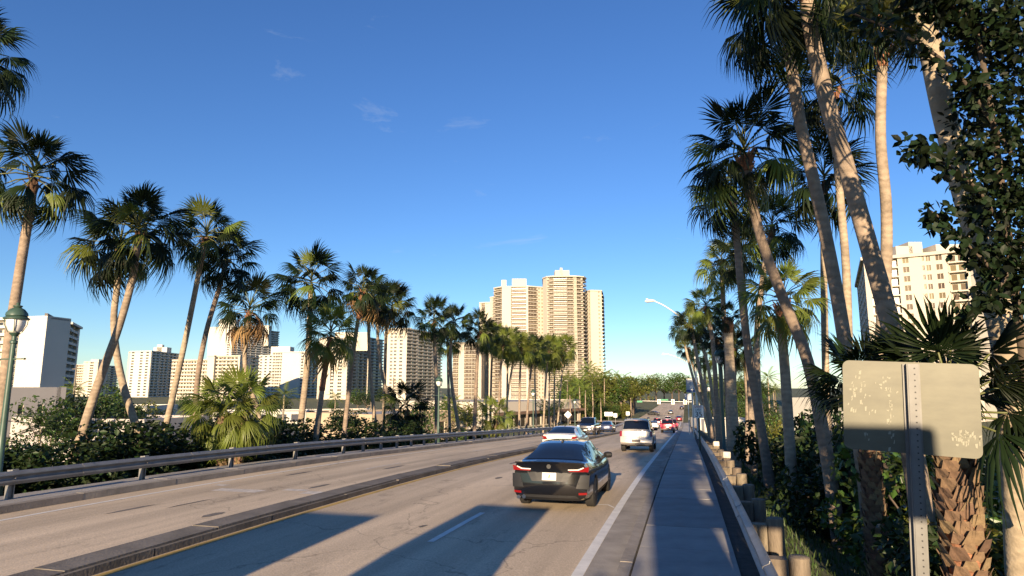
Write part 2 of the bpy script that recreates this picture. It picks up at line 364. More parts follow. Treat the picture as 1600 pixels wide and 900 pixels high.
# worn patches of old paint, the thin bent white mark beside the sedan, stop bar beyond
for (x0, x1, y0, y1) in ((-12.6, -11.2, 15.3, 15.8), (-10.8, -10.1, 15.9, 16.25), (-10.0, -9.3, 15.5, 16.0), (-13.3, -12.9, 16.2, 16.5)):
    roadsheet("old_paint_patch", x0, x1, y0, y1, .005, 'worn_paint', False, mark, step=0.5)
def flat_poly(name, pts, dz, material, parent):
    m = MB(); m.face([(x, y, zr(y) + dz) for x, y in pts]); return m.build(name, material, parent)
flat_poly("bent_mark", [(-2.25, 15.95), (-1.92, 16.0), (-1.72, 15.62), (-1.72, 15.70), (-1.90, 16.09), (-2.25, 16.04)], .006, 'white_paint', mark)
for (x0, x1, y0, y1) in ((-12.3, -12.15, 11.6, 13.0), (-11.6, -11.5, 12.6, 14.1), (-10.1, -9.85, 11.9, 12.6), (-10.4, -10.2, 16.4, 17.6), (-12.9, -12.7, 19, 20.6), (-10.9, -10.7, 22, 24), (-6.1, -5.9, 20.4, 21.0), (-3.3, -3.0, 24, 26.2), (-7.2, -7.0, 26, 28), (-5.2, -5.08, 12.2, 12.5)):
    ym = (y0 + y1) / 2; xm = (x0 + x1) / 2; flat_poly("tar_patch", [(xm, y0), (x1 - .03, y0 + .2 * (y1 - y0)), (x1, ym + .1), (xm + .04, y1), (x0 + .02, ym + .3 * (y1 - y0)), (x0, ym - .2 * (y1 - y0))], .004, 'median', road)
roadsheet("stop_bar", -8, -1.8, 172, 172.6, .006, 'white_paint', False, mark, step=.3)
# asphalt cross street and far junction
struct(sheet("cross_street", [-220, -14.6], [176, 190], lambda x, y: GZ + .45 if y < 0 else max(zr(y), GZ) - .02, 'road', False))

# gutter pan, kerbs, sidewalk slabs
roadsheet("gutter", -1.56 + .03, -1.02, -25, 176, .004, 'gutter')
def slab_mesh(name, x0, x1, ln, h0, h1, material, bev=0.02):
    m = MB(); hl = ln / 2
    m.prism([(x0 + bev, -hl), (x1 - bev, -hl), (x1 - bev, hl), (x0 + bev, hl)], h0, h1)
    me = m.mesh(name, material); return me
def run(name, parent, me, y0, y1, ln, gap=.012, jit=.006, xf=None):
    y = y0
    while y < y1:
        yc = y + ln / 2
        sl = (zr(yc + 1) - zr(yc - 1)) / 2
        o = link(name, me, parent, ((xf(yc) if xf else 0), yc, zr(yc) + random.uniform(-jit, jit)), (math.atan(sl), 0, random.uniform(-.002, .002)), (1, (ln - gap) / ln, 1))
        y += ln
kerb = struct(link("kerb", None)); run("kerb_stone", kerb, slab_mesh("kerb_stone", -1.04, -.84, 3.0, -.25, .155, 'curb', .01), -20, 175, 3.0)
walk = struct(link("sidewalk", None)); run("slab", walk, slab_mesh("slab", -.83, .64, 1.83, -.2, .150, 'walk', .01), -20, 172, 1.83)
roadsheet("walk_bed", -.98, 1.34, -30, 178, .118, 'joint')
kerbl = struct(link("far_kerb", None)); run("kerb_stone", kerbl, slab_mesh("kerb_stone_left", -14.62, -14.36, 3.0, -.25, .165, 'curb', .01), -20, 175, 3.0, jit=.012)
walkl = struct(link("far_sidewalk", None)); run("slab", walkl, slab_mesh("slab_left", -15.85, -14.63, 3.0, -.3, .155, 'walk', .01), -20, 172, 3.0)
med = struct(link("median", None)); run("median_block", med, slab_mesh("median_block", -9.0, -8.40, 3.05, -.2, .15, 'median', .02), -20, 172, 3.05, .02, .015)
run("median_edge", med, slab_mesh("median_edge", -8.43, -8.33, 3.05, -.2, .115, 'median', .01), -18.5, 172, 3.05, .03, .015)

# ------------------------------------------------------------------ guardrails
def wbeam(x, y0, y1, ztop, face, h=.31, step=2.0):
    """corrugated W-beam swept along the road; face = +1 beam ridges towards +X"""
    prof = [(0, 0), (.012, -.03), (.075, -.06), (.08, -.085), (.02, -.125), (.005, -.155), (.02, -.185), (.08, -.225), (.075, -.25), (.012, -.28), (0, -.31)]
    prof = [(a * face, b) for a, b in prof]; n = len(prof)
    back = [(a - .008 * face, b) for a, b in prof]
    ring = prof + back[::-1]; k = len(ring)
    ys = list(np.arange(y0, y1, step)) + [y1]; m = MB()
    for y in ys: m.v += [(x + a, y, zr(y) + ztop + b) for a, b in ring]
    for j in range(len(ys) - 1):
        for i in range(k):
            i2 = (i + 1) % k
            f = (j * k + i, j * k + i2, (j + 1) * k + i2, (j + 1) * k + i)
            m.f.append(f if face < 0 else f[::-1]); m.m.append(0)
    m.f.append(tuple(range(k))); m.m.append(0); m.f.append(tuple(range((len(ys) - 1) * k, len(ys) * k))); m.m.append(0)
    return m
gl = thing("guardrail", "long grey corrugated guardrail on steel posts along the left side of the road", "guardrail")
wbeam(-15.12, -12, 84, .80, 1).build("rail", 'galv', gl, 50)
pm = MB(); pm.bx(-.05, .05, -.075, -.055, -.9, .82); pm.bx(-.05, .05, .055, .075, -.9, .82); pm.bx(-.008, .008, -.056, .056, -.9, .82); pm.bx(.055, .115, -.075, .075, .5, .83)
pme = pm.mesh("post", 'galv'); bolt = MB(); bolt.tube([(.12, -.05, .64), (.20, -.05, .64)], .018, 6); bme = bolt.mesh("bolt", 'chrome')
for y in np.arange(2.3, 60, 3.81):
    wbeam(-15.114, y - .16, y + .16, .802, 1, step=.4).build("splice_plate", 'galv', gl, 50)
y = -11.0
while y < 84:
    p = link("post", pme, gl, (-15.26, y, zr(y)), (0, random.uniform(-.02, .02), random.uniform(-.05, .05))); link("bolt", bme, p)
    y += 1.905 if y > 30 else 3.81 if y < 26 else 1.905
gr = thing("guardrail", "pale steel guardrail on weathered timber posts along the right edge of the sidewalk", "guardrail")
wbeam(.80, -10, 96, .84, -1).build("rail", 'galv', gr, 50)
for y in np.arange(4.0, 45, 3.81):
    wbeam(.794, y - .16, y + .16, .842, -1, step=.4).build("splice_plate", 'galv', gr, 50)
pb = MB(); pb.bx(.81, .99, -.085, .085, .42, .845); bl = pb.mesh("offset_block", 'timber')
pb = MB(); pb.tube([(1.11, 0, -1.2), (1.11, 0, .89), (1.11, 0, .90)], [.11, .11, .095], 12); po = pb.mesh("post", 'timber', 40)
pb = MB(); pb.bx(1.02, 1.20, -.09, .09, .904, .93); 
pb2 = MB(); pb2.bx(1.0, 1.2, -.10, .10, -1.2, .86); po2 = pb2.mesh("square_post", 'timber')
pb3 = MB(); pb3.bx(.995, 1.205, -.105, .105, .861, 1.03); capm = pb3.mesh("sunlit_cap", 'timber_cap')  # pale block: sunlight on the post top put into the colour
y = -9.3; k = 0
while y < 95:
    sq = k in (8, 16, 19)
    p = link("post", po2 if sq else po, gr, (random.uniform(-.015, .015), y, zr(y) + random.uniform(-.03, .03)), (random.uniform(-.02, .02), random.uniform(-.02, .03), 0))
    link("offset_block", bl, gr, (0, y, zr(y) + random.uniform(-.015, .01)))
    if sq: link("sunlit_cap", capm, p)
    y += 1.905 ; k += 1

# ------------------------------------------------------------------ high-rise buildings
class Tower:
    """one building: wings, each a polyline of front corners (pixel column, distance), faces divided into bays"""
    def __init__(s, name, label, D, px, wallm, glassm, railm, fh=2.9, single=True, rec=1.3, group=None, slabm=None, parap=1.0):
        s.o = at(px, 605, D); s.o.z = GZ
        s.root = thing(name, label, "building", s.o, 0, group); s.wm, s.gm, s.rm, s.fh, s.single, s.rec = wallm, glassm, railm, fh, single, rec
        s.wall = MB(); s.n = {'window': 0, 'balcony': 0}; s.rest = MB(); s.slabm = slabm or wallm; s.parap = parap; s.D = D
    def item(s, kind, mb, mats, loc, rz, floors, z0, single=None):
        single = s.single if single is None else single
        if single:
            me = mb.mesh(kind, mats)
        for f in range(floors):
            z = z0 + f * s.fh
            if single and s.n[kind] < 300:
                link(kind, me, s.root, (loc[0], loc[1], z), (0, 0, rz)); s.n[kind] += 1
            else:
                c, sn = math.cos(rz), math.sin(rz); b = len(s.rest.v); off = {'window': 0, 'balcony': 2}[kind]
                s.rest.v += [(x * c - y_ * sn + loc[0], x * sn + y_ * c + loc[1], zz + z) for x, y_, zz in mb.v]
                s.rest.f += [tuple(b + i for i in q) for q in mb.f]; s.rest.m += [k + off for k in mb.m]
    def wing(s, pts, top, faces, depth=16.0, base=0.0, cornice=.5, topD=None, topz=None):
        P = []
        for px, D in pts:
            q = at(px, 605, D); P.append(Vector((q.x - s.o.x, q.y - s.o.y)))
        if topz is None:
            tp = at(pts[len(pts) // 2][0], top, topD or pts[len(pts) // 2][1]); H = tp.z - GZ
        else: H = topz
        nfl = max(1, int(round((H - 1.2 - base) / s.fh))); fh = s.fh
        top_z = base + nfl * fh + 1.0; wl = s.wall
        nrm = []
        for a, b in zip(P[:-1], P[1:]):
            d = (b - a).normalized(); nrm.append(Vector((d.y, -d.x)))
        inset = []
        for i, p in enumerate(P):
            ns = [nrm[j] for j in (i - 1, i) if 0 <= j < len(nrm)]
            v = sum(ns, Vector((0, 0))); v = v / (1 + (ns[0].dot(ns[1]) if len(ns) == 2 else 1) if len(ns) == 2 else 1)
            inset.append(p - v * s.rec)
        bk = -sum(nrm, Vector((0, 0))).normalized()
        back = [P[-1] + bk * depth, P[0] + bk * depth]
        wl.prism([(p.x, p.y) for p in inset + back], base, top_z - 0.4)
        # roof slab with parapet
        wl.prism([(p.x, p.y) for p in [p + (p - i_) * (cornice / s.rec) for p, i_ in zip(P, inset)] + back], base + nfl * fh + .02, top_z)
        for (a, b), n_, bays in zip(zip(P[:-1], P[1:]), nrm, faces):
            d = (b - a).normalized(); Lw = (b - a).length; rz = math.atan2(d.y, d.x); tot = sum(wt for _, wt in bays)
            u = 0.0; ux, uy = d.x, d.y
            rot = Matrix.Rotation(rz, 3, 'Z')
            def pier(u0, u1, z0, z1, out=0.0, inn=None):
                inn = s.rec + .1 if inn is None else inn
                c = a + d * ((u0 + u1) / 2) + n_ * ((out - inn) / 2)
                wl.box((c.x, c.y, (z0 + z1) / 2), (u1 - u0, out + inn, z1 - z0), 0, rot)
            for kind, wt in bays:
                w_ = Lw * wt / tot; u0, u1 = u, u + w_; u = u1; mid = a + d * (u0 + w_ / 2); zt = base + nfl * fh
                if kind == 'w': pier(u0, u1, base, zt, 0)
                elif kind == 'p': pier(u0, u1, base, zt + .8, .7)
                elif kind in ('n', 'N', 'r'):
                    jw = w_ * {'n': .27, 'N': .14, 'r': .03}[kind]; sp = fh * {'n': .50, 'N': .42, 'r': .55}[kind]
                    pier(u0, u0 + jw, base, zt); pier(u1 - jw, u1, base, zt)
                    for f in range(nfl): pier(u0 + jw - .01, u1 - jw + .01, base + f * fh, base + f * fh + sp, -.02)
                    gw = w_ - 2 * jw; g = MB(); g.bx(-gw / 2, gw / 2, -.05, .05, sp, fh, 0)
                    nm = max(1, int(gw / 1.6))
                    for k in range(1, nm + (nm == 1)): g.bx(-gw / 2 + gw * k / max(nm, 2) - .06, -gw / 2 + gw * k / max(nm, 2) + .06, -.12, .0, sp, fh, 1)
                    c = mid - n_ * .35
                    s.item('window', g, [s.gm, 'frame_w'], (c.x, c.y), rz, nfl, base)
                elif kind in ('b', 'B', 'c'):
                    g = MB(); gw = w_ * .97; nm = max(2, int(gw / 2.6)); gf = .44 if s.rm else .45 if kind == 'c' else .34
                    for k in range(nm): g.bx(-gw / 2 + gw * (k + .5 - gf) / nm, -gw / 2 + gw * (k + .5 + gf) / nm, -.05, .05, .1, fh * .80, 0)
                    for k in range(0, nm + 1): g.bx(max(-gw / 2, -gw / 2 + gw * (k - .5 + gf) / nm), min(gw / 2, -gw / 2 + gw * (k + .5 - gf) / nm), -.10, .02, .1, fh * .80, 1)
                    g.bx(-gw / 2, gw / 2, -.1, .02, fh * .80, fh, 1)
                    c = mid - n_ * (s.rec - .12)
                    s.item('window', g, [s.gm, 'frame_w'], (c.x, c.y), rz, nfl, base)
                    ex = {'b': .35, 'B': 1.1, 'c': .05}[kind]
                    q = MB(); q.bx(-w_ / 2, w_ / 2, -ex, s.rec - .05, -.42 if s.rm else -.12, .12, 0)
                    ph = s.parap
                    if s.rm is None: q.bx(-w_ / 2, w_ / 2, -ex, -ex + .12, .12, ph, 0)
                    else:
                        q.bx(-w_ / 2 + .02, w_ / 2 - .02, -ex + .01, -ex + .07, .30, ph, 1); q.bx(-w_ / 2, w_ / 2, -ex - .01, -ex + .1, ph, ph + .08, 1)
                    c = mid
                    s.item('balcony', q, [s.slabm, s.rm or s.slabm], (c.x, c.y), rz, nfl, base)
                    pier(u0 - .12, u0 + .12, base, zt, 0)
                elif kind == 'g':
                    g = MB(); gw = w_; g.bx(-gw / 2, gw / 2, -.05, .05, .0, fh, 0); g.bx(-gw / 2, gw / 2, -.15, 0, -.15, .2, 1)
                    for k in range(0, 4): g.bx(-gw / 2 + gw * k / 3 - .15, -gw / 2 + gw * k / 3 + .15, -.15, 0, .2, fh - .15, 1)
                    c = mid + n_ * .1
                    s.item('window', g, [s.gm, 'frame_w'], (c.x, c.y), rz, nfl, base)
                    pier(u0, u1, base, zt, -.05)
        return top_z
    def box(s, px0, px1, D, top, dy=8.0, base_z=0, back=6.0):
        a, b = at(px0, 605, D + back), at(px1, 605, D + back); h = at((px0 + px1) / 2, top, D + back).z - GZ
        a = Vector((a.x - s.o.x, a.y - s.o.y)); b = Vector((b.x - s.o.x, b.y - s.o.y)); d = (b - a).normalized(); n_ = Vector((-d.y, d.x)) * dy
        s.wall.prism([(p.x, p.y) for p in (a, b, b + n_, a + n_)], base_z, h)
    def done(s):
        s.wall.build("wall", s.wm, s.root)
        if s.rest.f: stuff(s.rest.build("facade_windows", [s.gm, 'frame_w', s.slabm, s.rm or s.slabm], s.root))
        return s.root

# the big stepped tower in the middle
T = Tower("apartment_tower", "tallest stepped cream apartment tower with curved balconies beyond the palms, centre", 500, 810, 'cream', 'glass_m', 'rail_dark', 3.0, rec=1.6)
T.wing([(707, 520), (737, 512), (752, 514)], 533, [[('b', 3), ('w', 3), ('b', 4)], [('b', 2), ('w', 1)]], 20)
T.wing([(748, 540), (757, 538), (768, 538)], 470, [[('w', 1.2), ('b', 2)], [('n', 2), ('n', 1)]], 20)
T.wing([(765, 528), (772, 524)], 457, [[('w', 2), ('b', 1)]], 20)
t1 = T.wing([(771, 516), (784, 508), (826, 505), (852, 512)], 443, [[('b', 1)], [('p', 5.5), ('b', 9), ('p', 1.2)], [('b', 6), ('n', 2), ('n', 2), ('w', .6)]], 22)
T.box(783, 791, 508, 433, 8, 50); T.box(800, 823, 508, 431, 10, 50)
t2 = T.wing([(851, 503), (857, 496), (866, 494), (888, 493), (903, 493.5), (913, 496), (917, 503)], 424, [[('p', 1)], [('B', 1)], [('B', 1)], [('B', 2), ('g', 1)], [('B', 1)], [('B', 1)]], 26, cornice=1.4)
T.box(869, 892, 492, 417, 10, 60, 5); T.box(877, 881, 492, 413, 3, 60, 5)
T.wing([(917, 515), (925, 508), (943, 510), (945, 530)], 447, [[('n', 1), ('n', 1)], [('w', 10), ('n', 5), ('w', 1.5)], [('B', 1)]], 24)
T.done()

# pair of slab towers left of it
T = Tower("apartment_tower", "cream slab tower with shaded balcony side, right one of the pair beyond the palms", 520, 640, 'cream2', 'glass_g', None, 2.75, single=False, rec=1.4)
T.wing([(598, 500), (614, 500)], 516, [[('w', 1), ('n', 1)]], 20); T.wing([(612, 498), (634, 497), (690, 560)], 513, [[('n', 1), ('n', 1.2), ('w', .5)], [('b', 1), ('b', 1), ('w', .3), ('b', 1), ('b', 1), ('b', 1), ('w', .3), ('b', 1), ('b', 1)]], 16)
T.box(616, 640, 505, 511, 8, 40); T.done()
T = Tower("apartment_tower", "cream slab tower with shaded balcony side, left one of the pair beyond the palms", 540, 540, 'cream2', 'glass_g', None, 2.75, single=False, rec=1.4)
T.wing([(506, 520), (541, 518), (576, 560)], 523, [[('w', .6), ('n', 1), ('n', 1.2), ('w', .4)], [('b', 1), ('b', 1), ('w', .3), ('b', 1), ('b', 1), ('w', .7)]], 16)
T.wing([(574, 555), (598, 590)], 529, [[('b', 1), ('b', 1), ('b', 1)]], 14); T.box(520, 572, 525, 518, 8, 40); T.done()
# white block and tower to their left
T = Tower("apartment_block", "white apartment block with penthouse beside the slab towers, behind the coconut palm", 600, 450, 'white', 'glass_g', None, 2.8, single=False)
T.wing([(402, 610), (424, 600)], 555, [[('n', 1), ('n', 1), ('n', 1)]], 16); T.wing([(423, 600), (438, 598), (475, 598), (478, 600)], 547, [[('b', 1), ('b', 1)], [('w', 3), ('n', 1)], [('w', 1)]], 18)
T.wing([(466, 596), (478, 597), (503, 640)], 550, [[('n', 1), ('w', .4)], [('b', 1), ('b', 1), ('b', 1), ('b', 1)]], 16); T.box(420, 450, 610, 541, 12, 20); T.done()
T = Tower("apartment_tower", "tall white tower with shaded right side rising behind the banded hotel", 730, 370, 'white', 'glass_g', None, 2.8, single=False)
T.wing([(320, 740), (358, 730), (432, 800)], 507, [[('w', 2), ('w', 2), ('n', 1), ('w', .3)], [('b', 1), ('b', 1), ('w', .3), ('b', 1), ('b', 1), ('b', 1), ('w', .3), ('b', 1), ('b', 1), ('b', 1)]], 20)
T.box(335, 362, 745, 497, 10, 60); T.box(398, 415, 770, 507, 8, 60); T.done()
T = Tower("hotel_block", "long low hotel with cream horizontal bands in front of the tall white tower", 480, 330, 'cream2', 'glass_b', None, 2.75, single=False, rec=1.2)
T.wing([(266, 500), (322, 490)], 560, [[('b', 1)] * 4], 16); T.wing([(321, 488), (332, 487)], 552, [[('w', 1)]], 16)
T.wing([(331, 490), (372, 486), (403, 520)], 557, [[('b', 1)] * 3 + [('w', .25)], [('n', 1), ('n', 1), ('w', .5), ('b', 1), ('b', 1)]], 14); T.done()
T = Tower("apartment_block", "white mid-rise block with grid of windows and shaded balcony side, roof plant on top", 640, 240, 'white', 'glass_g', None, 2.8, single=False)
T.wing([(199, 640), (232, 632), (277, 690)], 549, [[('n', 1), ('w', .5), ('n', 1), ('n', 1), ('w', .15)], [('b', 1), ('b', 1), ('w', .2), ('b', 1), ('b', 1), ('w', .2), ('b', 1), ('b', 1), ('b', 1)]], 16)
T.box(235, 256, 660, 542, 9, 30); T.box(240, 248, 660, 538, 4, 30); T.done()
T = Tower("apartment_block", "cream mid-rise block with blue shaded end behind the crossing palm trunks", 690, 140, 'cream2', 'glass_b', None, 2.8, single=False)
T.wing([(108, 700), (135, 690)], 568, [[('b', 1), ('b', 1), ('b', 1)]], 14); T.wing([(134, 685), (150, 683), (166, 720)], 565, [[('n', 1), ('w', .3)], [('w', 1)]], 14); T.wing([(166, 735), (183, 760)], 571, [[('b', 1), ('b', 1)]], 12)
T.box(138, 150, 690, 561, 6, 20); T.done()
# nearest left: white slab with dark edge and blue-shaded balcony side
T = Tower("apartment_tower", "white tower with blank sunlit end wall and blue shaded balcony side, far left", 235, 70, 'white', 'glass_g', None, 2.85, rec=1.4)
T.wing([(-60, 236), (20, 230)], 492, [[('b', 1)] * 4], 12)
T.wing([(20, 228), (62, 226)], 489, [[('w', 1)]], 10, cornice=.05)
T.wing([(74, 236), (80, 250)], 499, [[('w', 1)]], 9, cornice=1.2)
T.wing([(80, 250), (100, 274)], 512, [[('b', 1), ('b', 1), ('w', .1)]], 12, cornice=.9); T.wing([(99, 275), (116, 300)], 513, [[('b', 1), ('b', 1), ('w', .4)]], 10, cornice=1.0)
r_ = T.done()
m = MB(); a, b = at(62, 605, 227), at(74, 605, 240); o_ = r_.location
hh = at(68, 489, 230).z - GZ
da = (b - a).normalized(); n_ = Vector((da.y, -da.x, 0))
m.prism([(p.x - o_.x, p.y - o_.y) for p in (a, b, b - n_ * .9, a - n_ * .9)], 0, hh); m.build("edge_wall", 'greyslab', r_)
# right: hotel behind the near palms
T = Tower("apartment_block", "cream apartment block with rows of tan windows behind the near right palms", 200, 1440, 'cream', 'glass_t', None, 2.95, rec=1.5, parap=.35)
T.wing([(1352, 255), (1366, 200), (1427, 196), (1475, 192), (1536, 186)], 386, [[('N', 1)] * 6, [('w', .2), ('c', 1), ('c', 1), ('w', .15), ('c', 1), ('c', 1), ('w', .5)], [('N', 1), ('w', .15), ('w', 1.2), ('n', .5), ('N', .7)], [('w', .4), ('N', 1), ('w', .5), ('b', 2), ('w', .4)]], 20, topD=196, cornice=.8)
T.box(1420, 1447, 200, 377, 8, 40); T.box(1441, 1463, 200, 370, 8, 40); T.box(1485, 1530, 196, 374, 8, 40); T.done()

# ------------------------------------------------------------------ low buildings on the flat
def low(name, label, pl, pr, D0, D1, top, depth, wallm, roofm='roofgrey', wins=(), fascia=None, cat="building", eave=.0, base=0):
    a, b = at(pl, 605, D0), at(pr, 605, D1); h = at((pl + pr) / 2, top, (D0 + D1) / 2).z - GZ
    o = thing(name, label, cat, (a.x, a.y, GZ), math.atan2(b.y - a.y, b.x - a.x)); W = (b - a).xy.length
    m = MB(); t = .3
    ops = sorted(wins)
    # front wall with openings
    x = 0
    for (f0, f1, z0, z1, gm) in ops:
        x0, x1 = f0 * W, f1 * W
        m.bx(x, x0, 0, t, 0, h); m.bx(x0, x1, 0, t, 0, z0); m.bx(x0, x1, 0, t, z1, h); x = x1
    m.bx(x, W, 0, t, 0, h); m.bx(0, t, t, depth, 0, h); m.bx(W - t, W, t, depth, 0, h); m.bx(t, W - t, depth - t, depth, 0, h)
    m.build("wall", wallm, o)
    m = MB(); m.bx(t + .01, W - t - .01, t + .01, depth - t - .01, h - .6, h - .35); m.build("roof", roofm, o)
    for (f0, f1, z0, z1, gm) in ops:
        x0, x1 = f0 * W, f1 * W
        g = MB(); g.bx(x0, x1, .18, .24, z0, z1, 0); n = max(1, int((x1 - x0) / 1.8))
        for k in range(n + 1): g.bx(x0 + (x1 - x0) * k / n - .04, x0 + (x1 - x0) * k / n + .04, .08, .18, z0, z1, 1)
        g.bx(x0 - .1, x1 + .1, -.1, .17, z0 - .12, z0, 1); g.build("window", [gm, 'frame_w'], o)
    if fascia:
        m = MB(); m.bx(-.3, W + .3, -1.6, -.02, h * .52, h * .62); m.build("awning", fascia, o)
    return o, W, h
low("two_storey_house", "plain grey-white two-storey building with three small windows, lower left", 18, 104, 112, 120, 605, 12, 'greywall', wins=((.15, .25, 5.2, 6.8, 'glass_g'), (.50, .60, 5.2, 6.8, 'glass_g'), (.82, .92, 5.2, 6.8, 'glass_g'), (.62, .9, .3, 2.3, 'glass_b')))
low("long_low_building", "long low white building with flat roof behind the left hedge", 230, 330, 78, 88, 652, 22, 'greywall', wins=((.1, .3, 1, 2.2, 'glass_g'), (.4, .6, 1, 2.2, 'glass_g'), (.7, .9, 1, 2.2, 'glass_g')))  # white building in grey stucco, its shade put into the wall colour
low("low_shop", "low pale building with dark windows beyond the shaggy palm", 335, 480, 170, 176, 643, 18, 'white', wins=tuple((.04 + .16 * i, .15 + .16 * i, .6, 2.6, 'glass_g') for i in range(6)))
low("low_shop", "low cream shop with flat roof seen between the palm trunks", 470, 590, 215, 225, 641, 18, 'cream2', wins=tuple((.05 + .19 * i, .18 + .19 * i, .5, 2.6, 'glass_b') for i in range(5)))
low("garden_wall_house", "tan stucco building with blank wall behind the dark fan palm, left of centre", 583, 712, 104, 122, 644, 16, 'tan', wins=((.78, .86, 1.5, 3.6, 'glass_b'),))
low("marina_shed", "low white shed beside the parking area, left", 150, 232, 150, 150, 634, 14, 'white', wins=((.2, .4, 1, 2.4, 'glass_g'), (.6, .8, 1, 2.4, 'glass_g')))
low("plaza_building", "long shopping plaza with cream parapet and shaded shopfronts behind the palms", 772, 905, 150, 185, 626, 30, 'cream', 'roofgrey', wins=tuple((.03 + .12 * i, .135 + .12 * i, .3, 3.0, 'glass_b') for i in range(8)), fascia='brown')
low("modern_villa", "white modern building with dark tall windows behind the right palms", 1236, 1330, 74, 66, 622, 14, 'white', wins=((.08, .13, 6.2, 6.9, 'glass_b'), (.42, .52, 4.2, 6.4, 'glass_g'), (.55, .65, 4.2, 6.4, 'glass_g'), (.7, .8, 4.2, 6.4, 'glass_g'), (.85, .95, 4.2, 6.4, 'glass_g')))
low("roadside_house", "low white house beyond the right guardrail, partly hidden by trunks", 1098, 1180, 130, 130, 655, 10, 'white', wins=((.1, .3, .8, 2.4, 'glass_g'), (.5, .8, .8, 2.4, 'glass_g')))
# a side street and lawn at the far right
struct(sheet("side_street", [14, 19.5], [6, 14, 22, 40, 80], lambda x, y: max(zg(17, y), GZ) + .12, 'road', False))
struct(sheet("lawn_strip", [19.5, 22.5], [6, 14, 22, 40, 80], lambda x, y: max(zg(17, y), GZ) + .14, 'grass', False))
struct(sheet("parking_lot", [-90, -44], [95, 130, 170], lambda x, y: GZ + .03, 'asphalt', False))

# ------------------------------------------------------------------ fan palms
def fan_frond(name, droop, fold, stiff, nseg=26, span=112, seed=0, mats=('frond', 'petiole'), lp=.50):
    rnd = random.Random(seed); m = MB()
    m.tube([(0, 0, 0), (lp * .5, 0, .03 - droop * .02), (lp, 0, -droop * .06)], [.014, .011, .008], 4, 1)
    zb = -droop * .06
    def pt(th, s, w_=0.0, lift=0.0):
        # point at distance s along the segment with direction th, w_ sideways
        x = lp + s * math.cos(th) - w_ * math.sin(th); y_ = (s * math.sin(th) + w_ * math.cos(th)) * (1 - .25 * fold)
        z = zb + s * .10 - droop * (s ** 2) * 1.25 - fold * abs(math.sin(th)) * s * .85 + lift
        return (x, y_, z)
    for i in range(nseg):
        th = R(-span + 2 * span * i / (nseg - 1)) + rnd.uniform(-.04, .04)
        Ls = (.55 + rnd.uniform(-.07, .05)) * (.66 + .34 * math.cos(th * .8)); dth = R(span * 2 / (nseg - 1)) * .5
        s1 = Ls * rnd.uniform(.42, .55); w1 = s1 * math.tan(dth); s2 = Ls * .74; w2 = w1 * .50
        bend = rnd.uniform(.6, 1.5) * (1 - stiff); tw = rnd.uniform(-.16, .16) * (1 - stiff * .5)
        b = len(m.v); pull = 1 - .10 * min(1, bend)
        m.v += [pt(th, .02), pt(th, s1, -w1, -.010), pt(th, s1, 0, .012), pt(th, s1, w1, -.010),
                pt(th + tw * .4, s2, -w2, -.07 * bend), pt(th + tw * .4, s2, 0, .004 - .07 * bend), pt(th + tw * .4, s2, w2, -.07 * bend), pt(th + tw, Ls * .96 * pull, 0, -.25 * bend)]
        for q in ((0, 1, 2), (0, 2, 3), (1, 4, 5, 2), (2, 5, 6, 3), (4, 7, 5), (5, 7, 6)):
            m.f.append(tuple(b + k for k in q)); m.m.append(0)
    return m.mesh(name, mats, 179)
FR = {}
for key, mt in (('g', 'frond'), ('y', 'frond_yellow')):
    FR[key] = [[fan_frond("frond", .05, .25, .75, seed=1 + k, mats=(mt, 'petiole')) for k in range(2)],
               [fan_frond("frond", .30, .55, .35, seed=5 + k, mats=(mt, 'petiole')) for k in range(3)],
               [fan_frond("frond", .75, .75, .0, seed=9 + k, mats=(mt, 'petiole')) for k in range(3)]]
DEAD = [fan_frond("dry_frond", .9, .9, 0, 16, seed=20 + k, mats=('frond_dead', 'frond_dead')) for k in range(2)]
def spline(P, n):
    P = [Vector(p) for p in P]; Q = [P[0] * 2 - P[1]] + P + [P[-1] * 2 - P[-2]]; out_ = []
    for i in range(1, len(Q) - 2):
        for k in range(n):
            t = k / n; a, b, c, d = Q[i - 1], Q[i], Q[i + 1], Q[i + 2]
            out_.append(.5 * ((2 * b) + (c - a) * t + (2 * a - 5 * b + 4 * c - d) * t * t + (3 * b - a - 3 * c + d) * t ** 3))
    out_.append(P[-1]); return out_
def crown(root, c, r, n, key, rnd, dead=0, lo=-40, axis=Vector((0, 0, 1)), spread_top=84):
    q0 = Vector((0, 0, 1)).rotation_difference(axis)
    for i in range(n):
        t = (i + .5) / n
        el = spread_top + (lo - spread_top) * (t ** .82) + rnd.uniform(-8, 8)
        az = i * 2.39996 + rnd.uniform(-.25, .25)
        setn = FR[key][0] if el > 48 else FR[key][1] if el > 2 else FR[key][2]
        if key == 'g' and rnd.random() < .10: setn = FR['y'][FR['g'].index(setn)]  # a few fronds take the brighter colour to look sunlit
        me = rnd.choice(setn); nm = "frond"
        if dead and i >= n - dead: me = rnd.choice(DEAD); nm = "dry_frond"
        s = r * rnd.uniform(.86, 1.16) * (.86 if el > 60 else 1.0)
        q = q0 @ Quaternion((0, 0, 1), az) @ Quaternion((0, 1, 0), -R(el)) @ Quaternion((1, 0, 0), rnd.uniform(-.5, .5))
        o = link(nm, me, root, Vector(c) + axis * (r * (.12 + .22 * (.6 - t))))
        o.rotation_mode = 'QUATERNION'; o.rotation_quaternion = q; o.scale = (s, s, s)
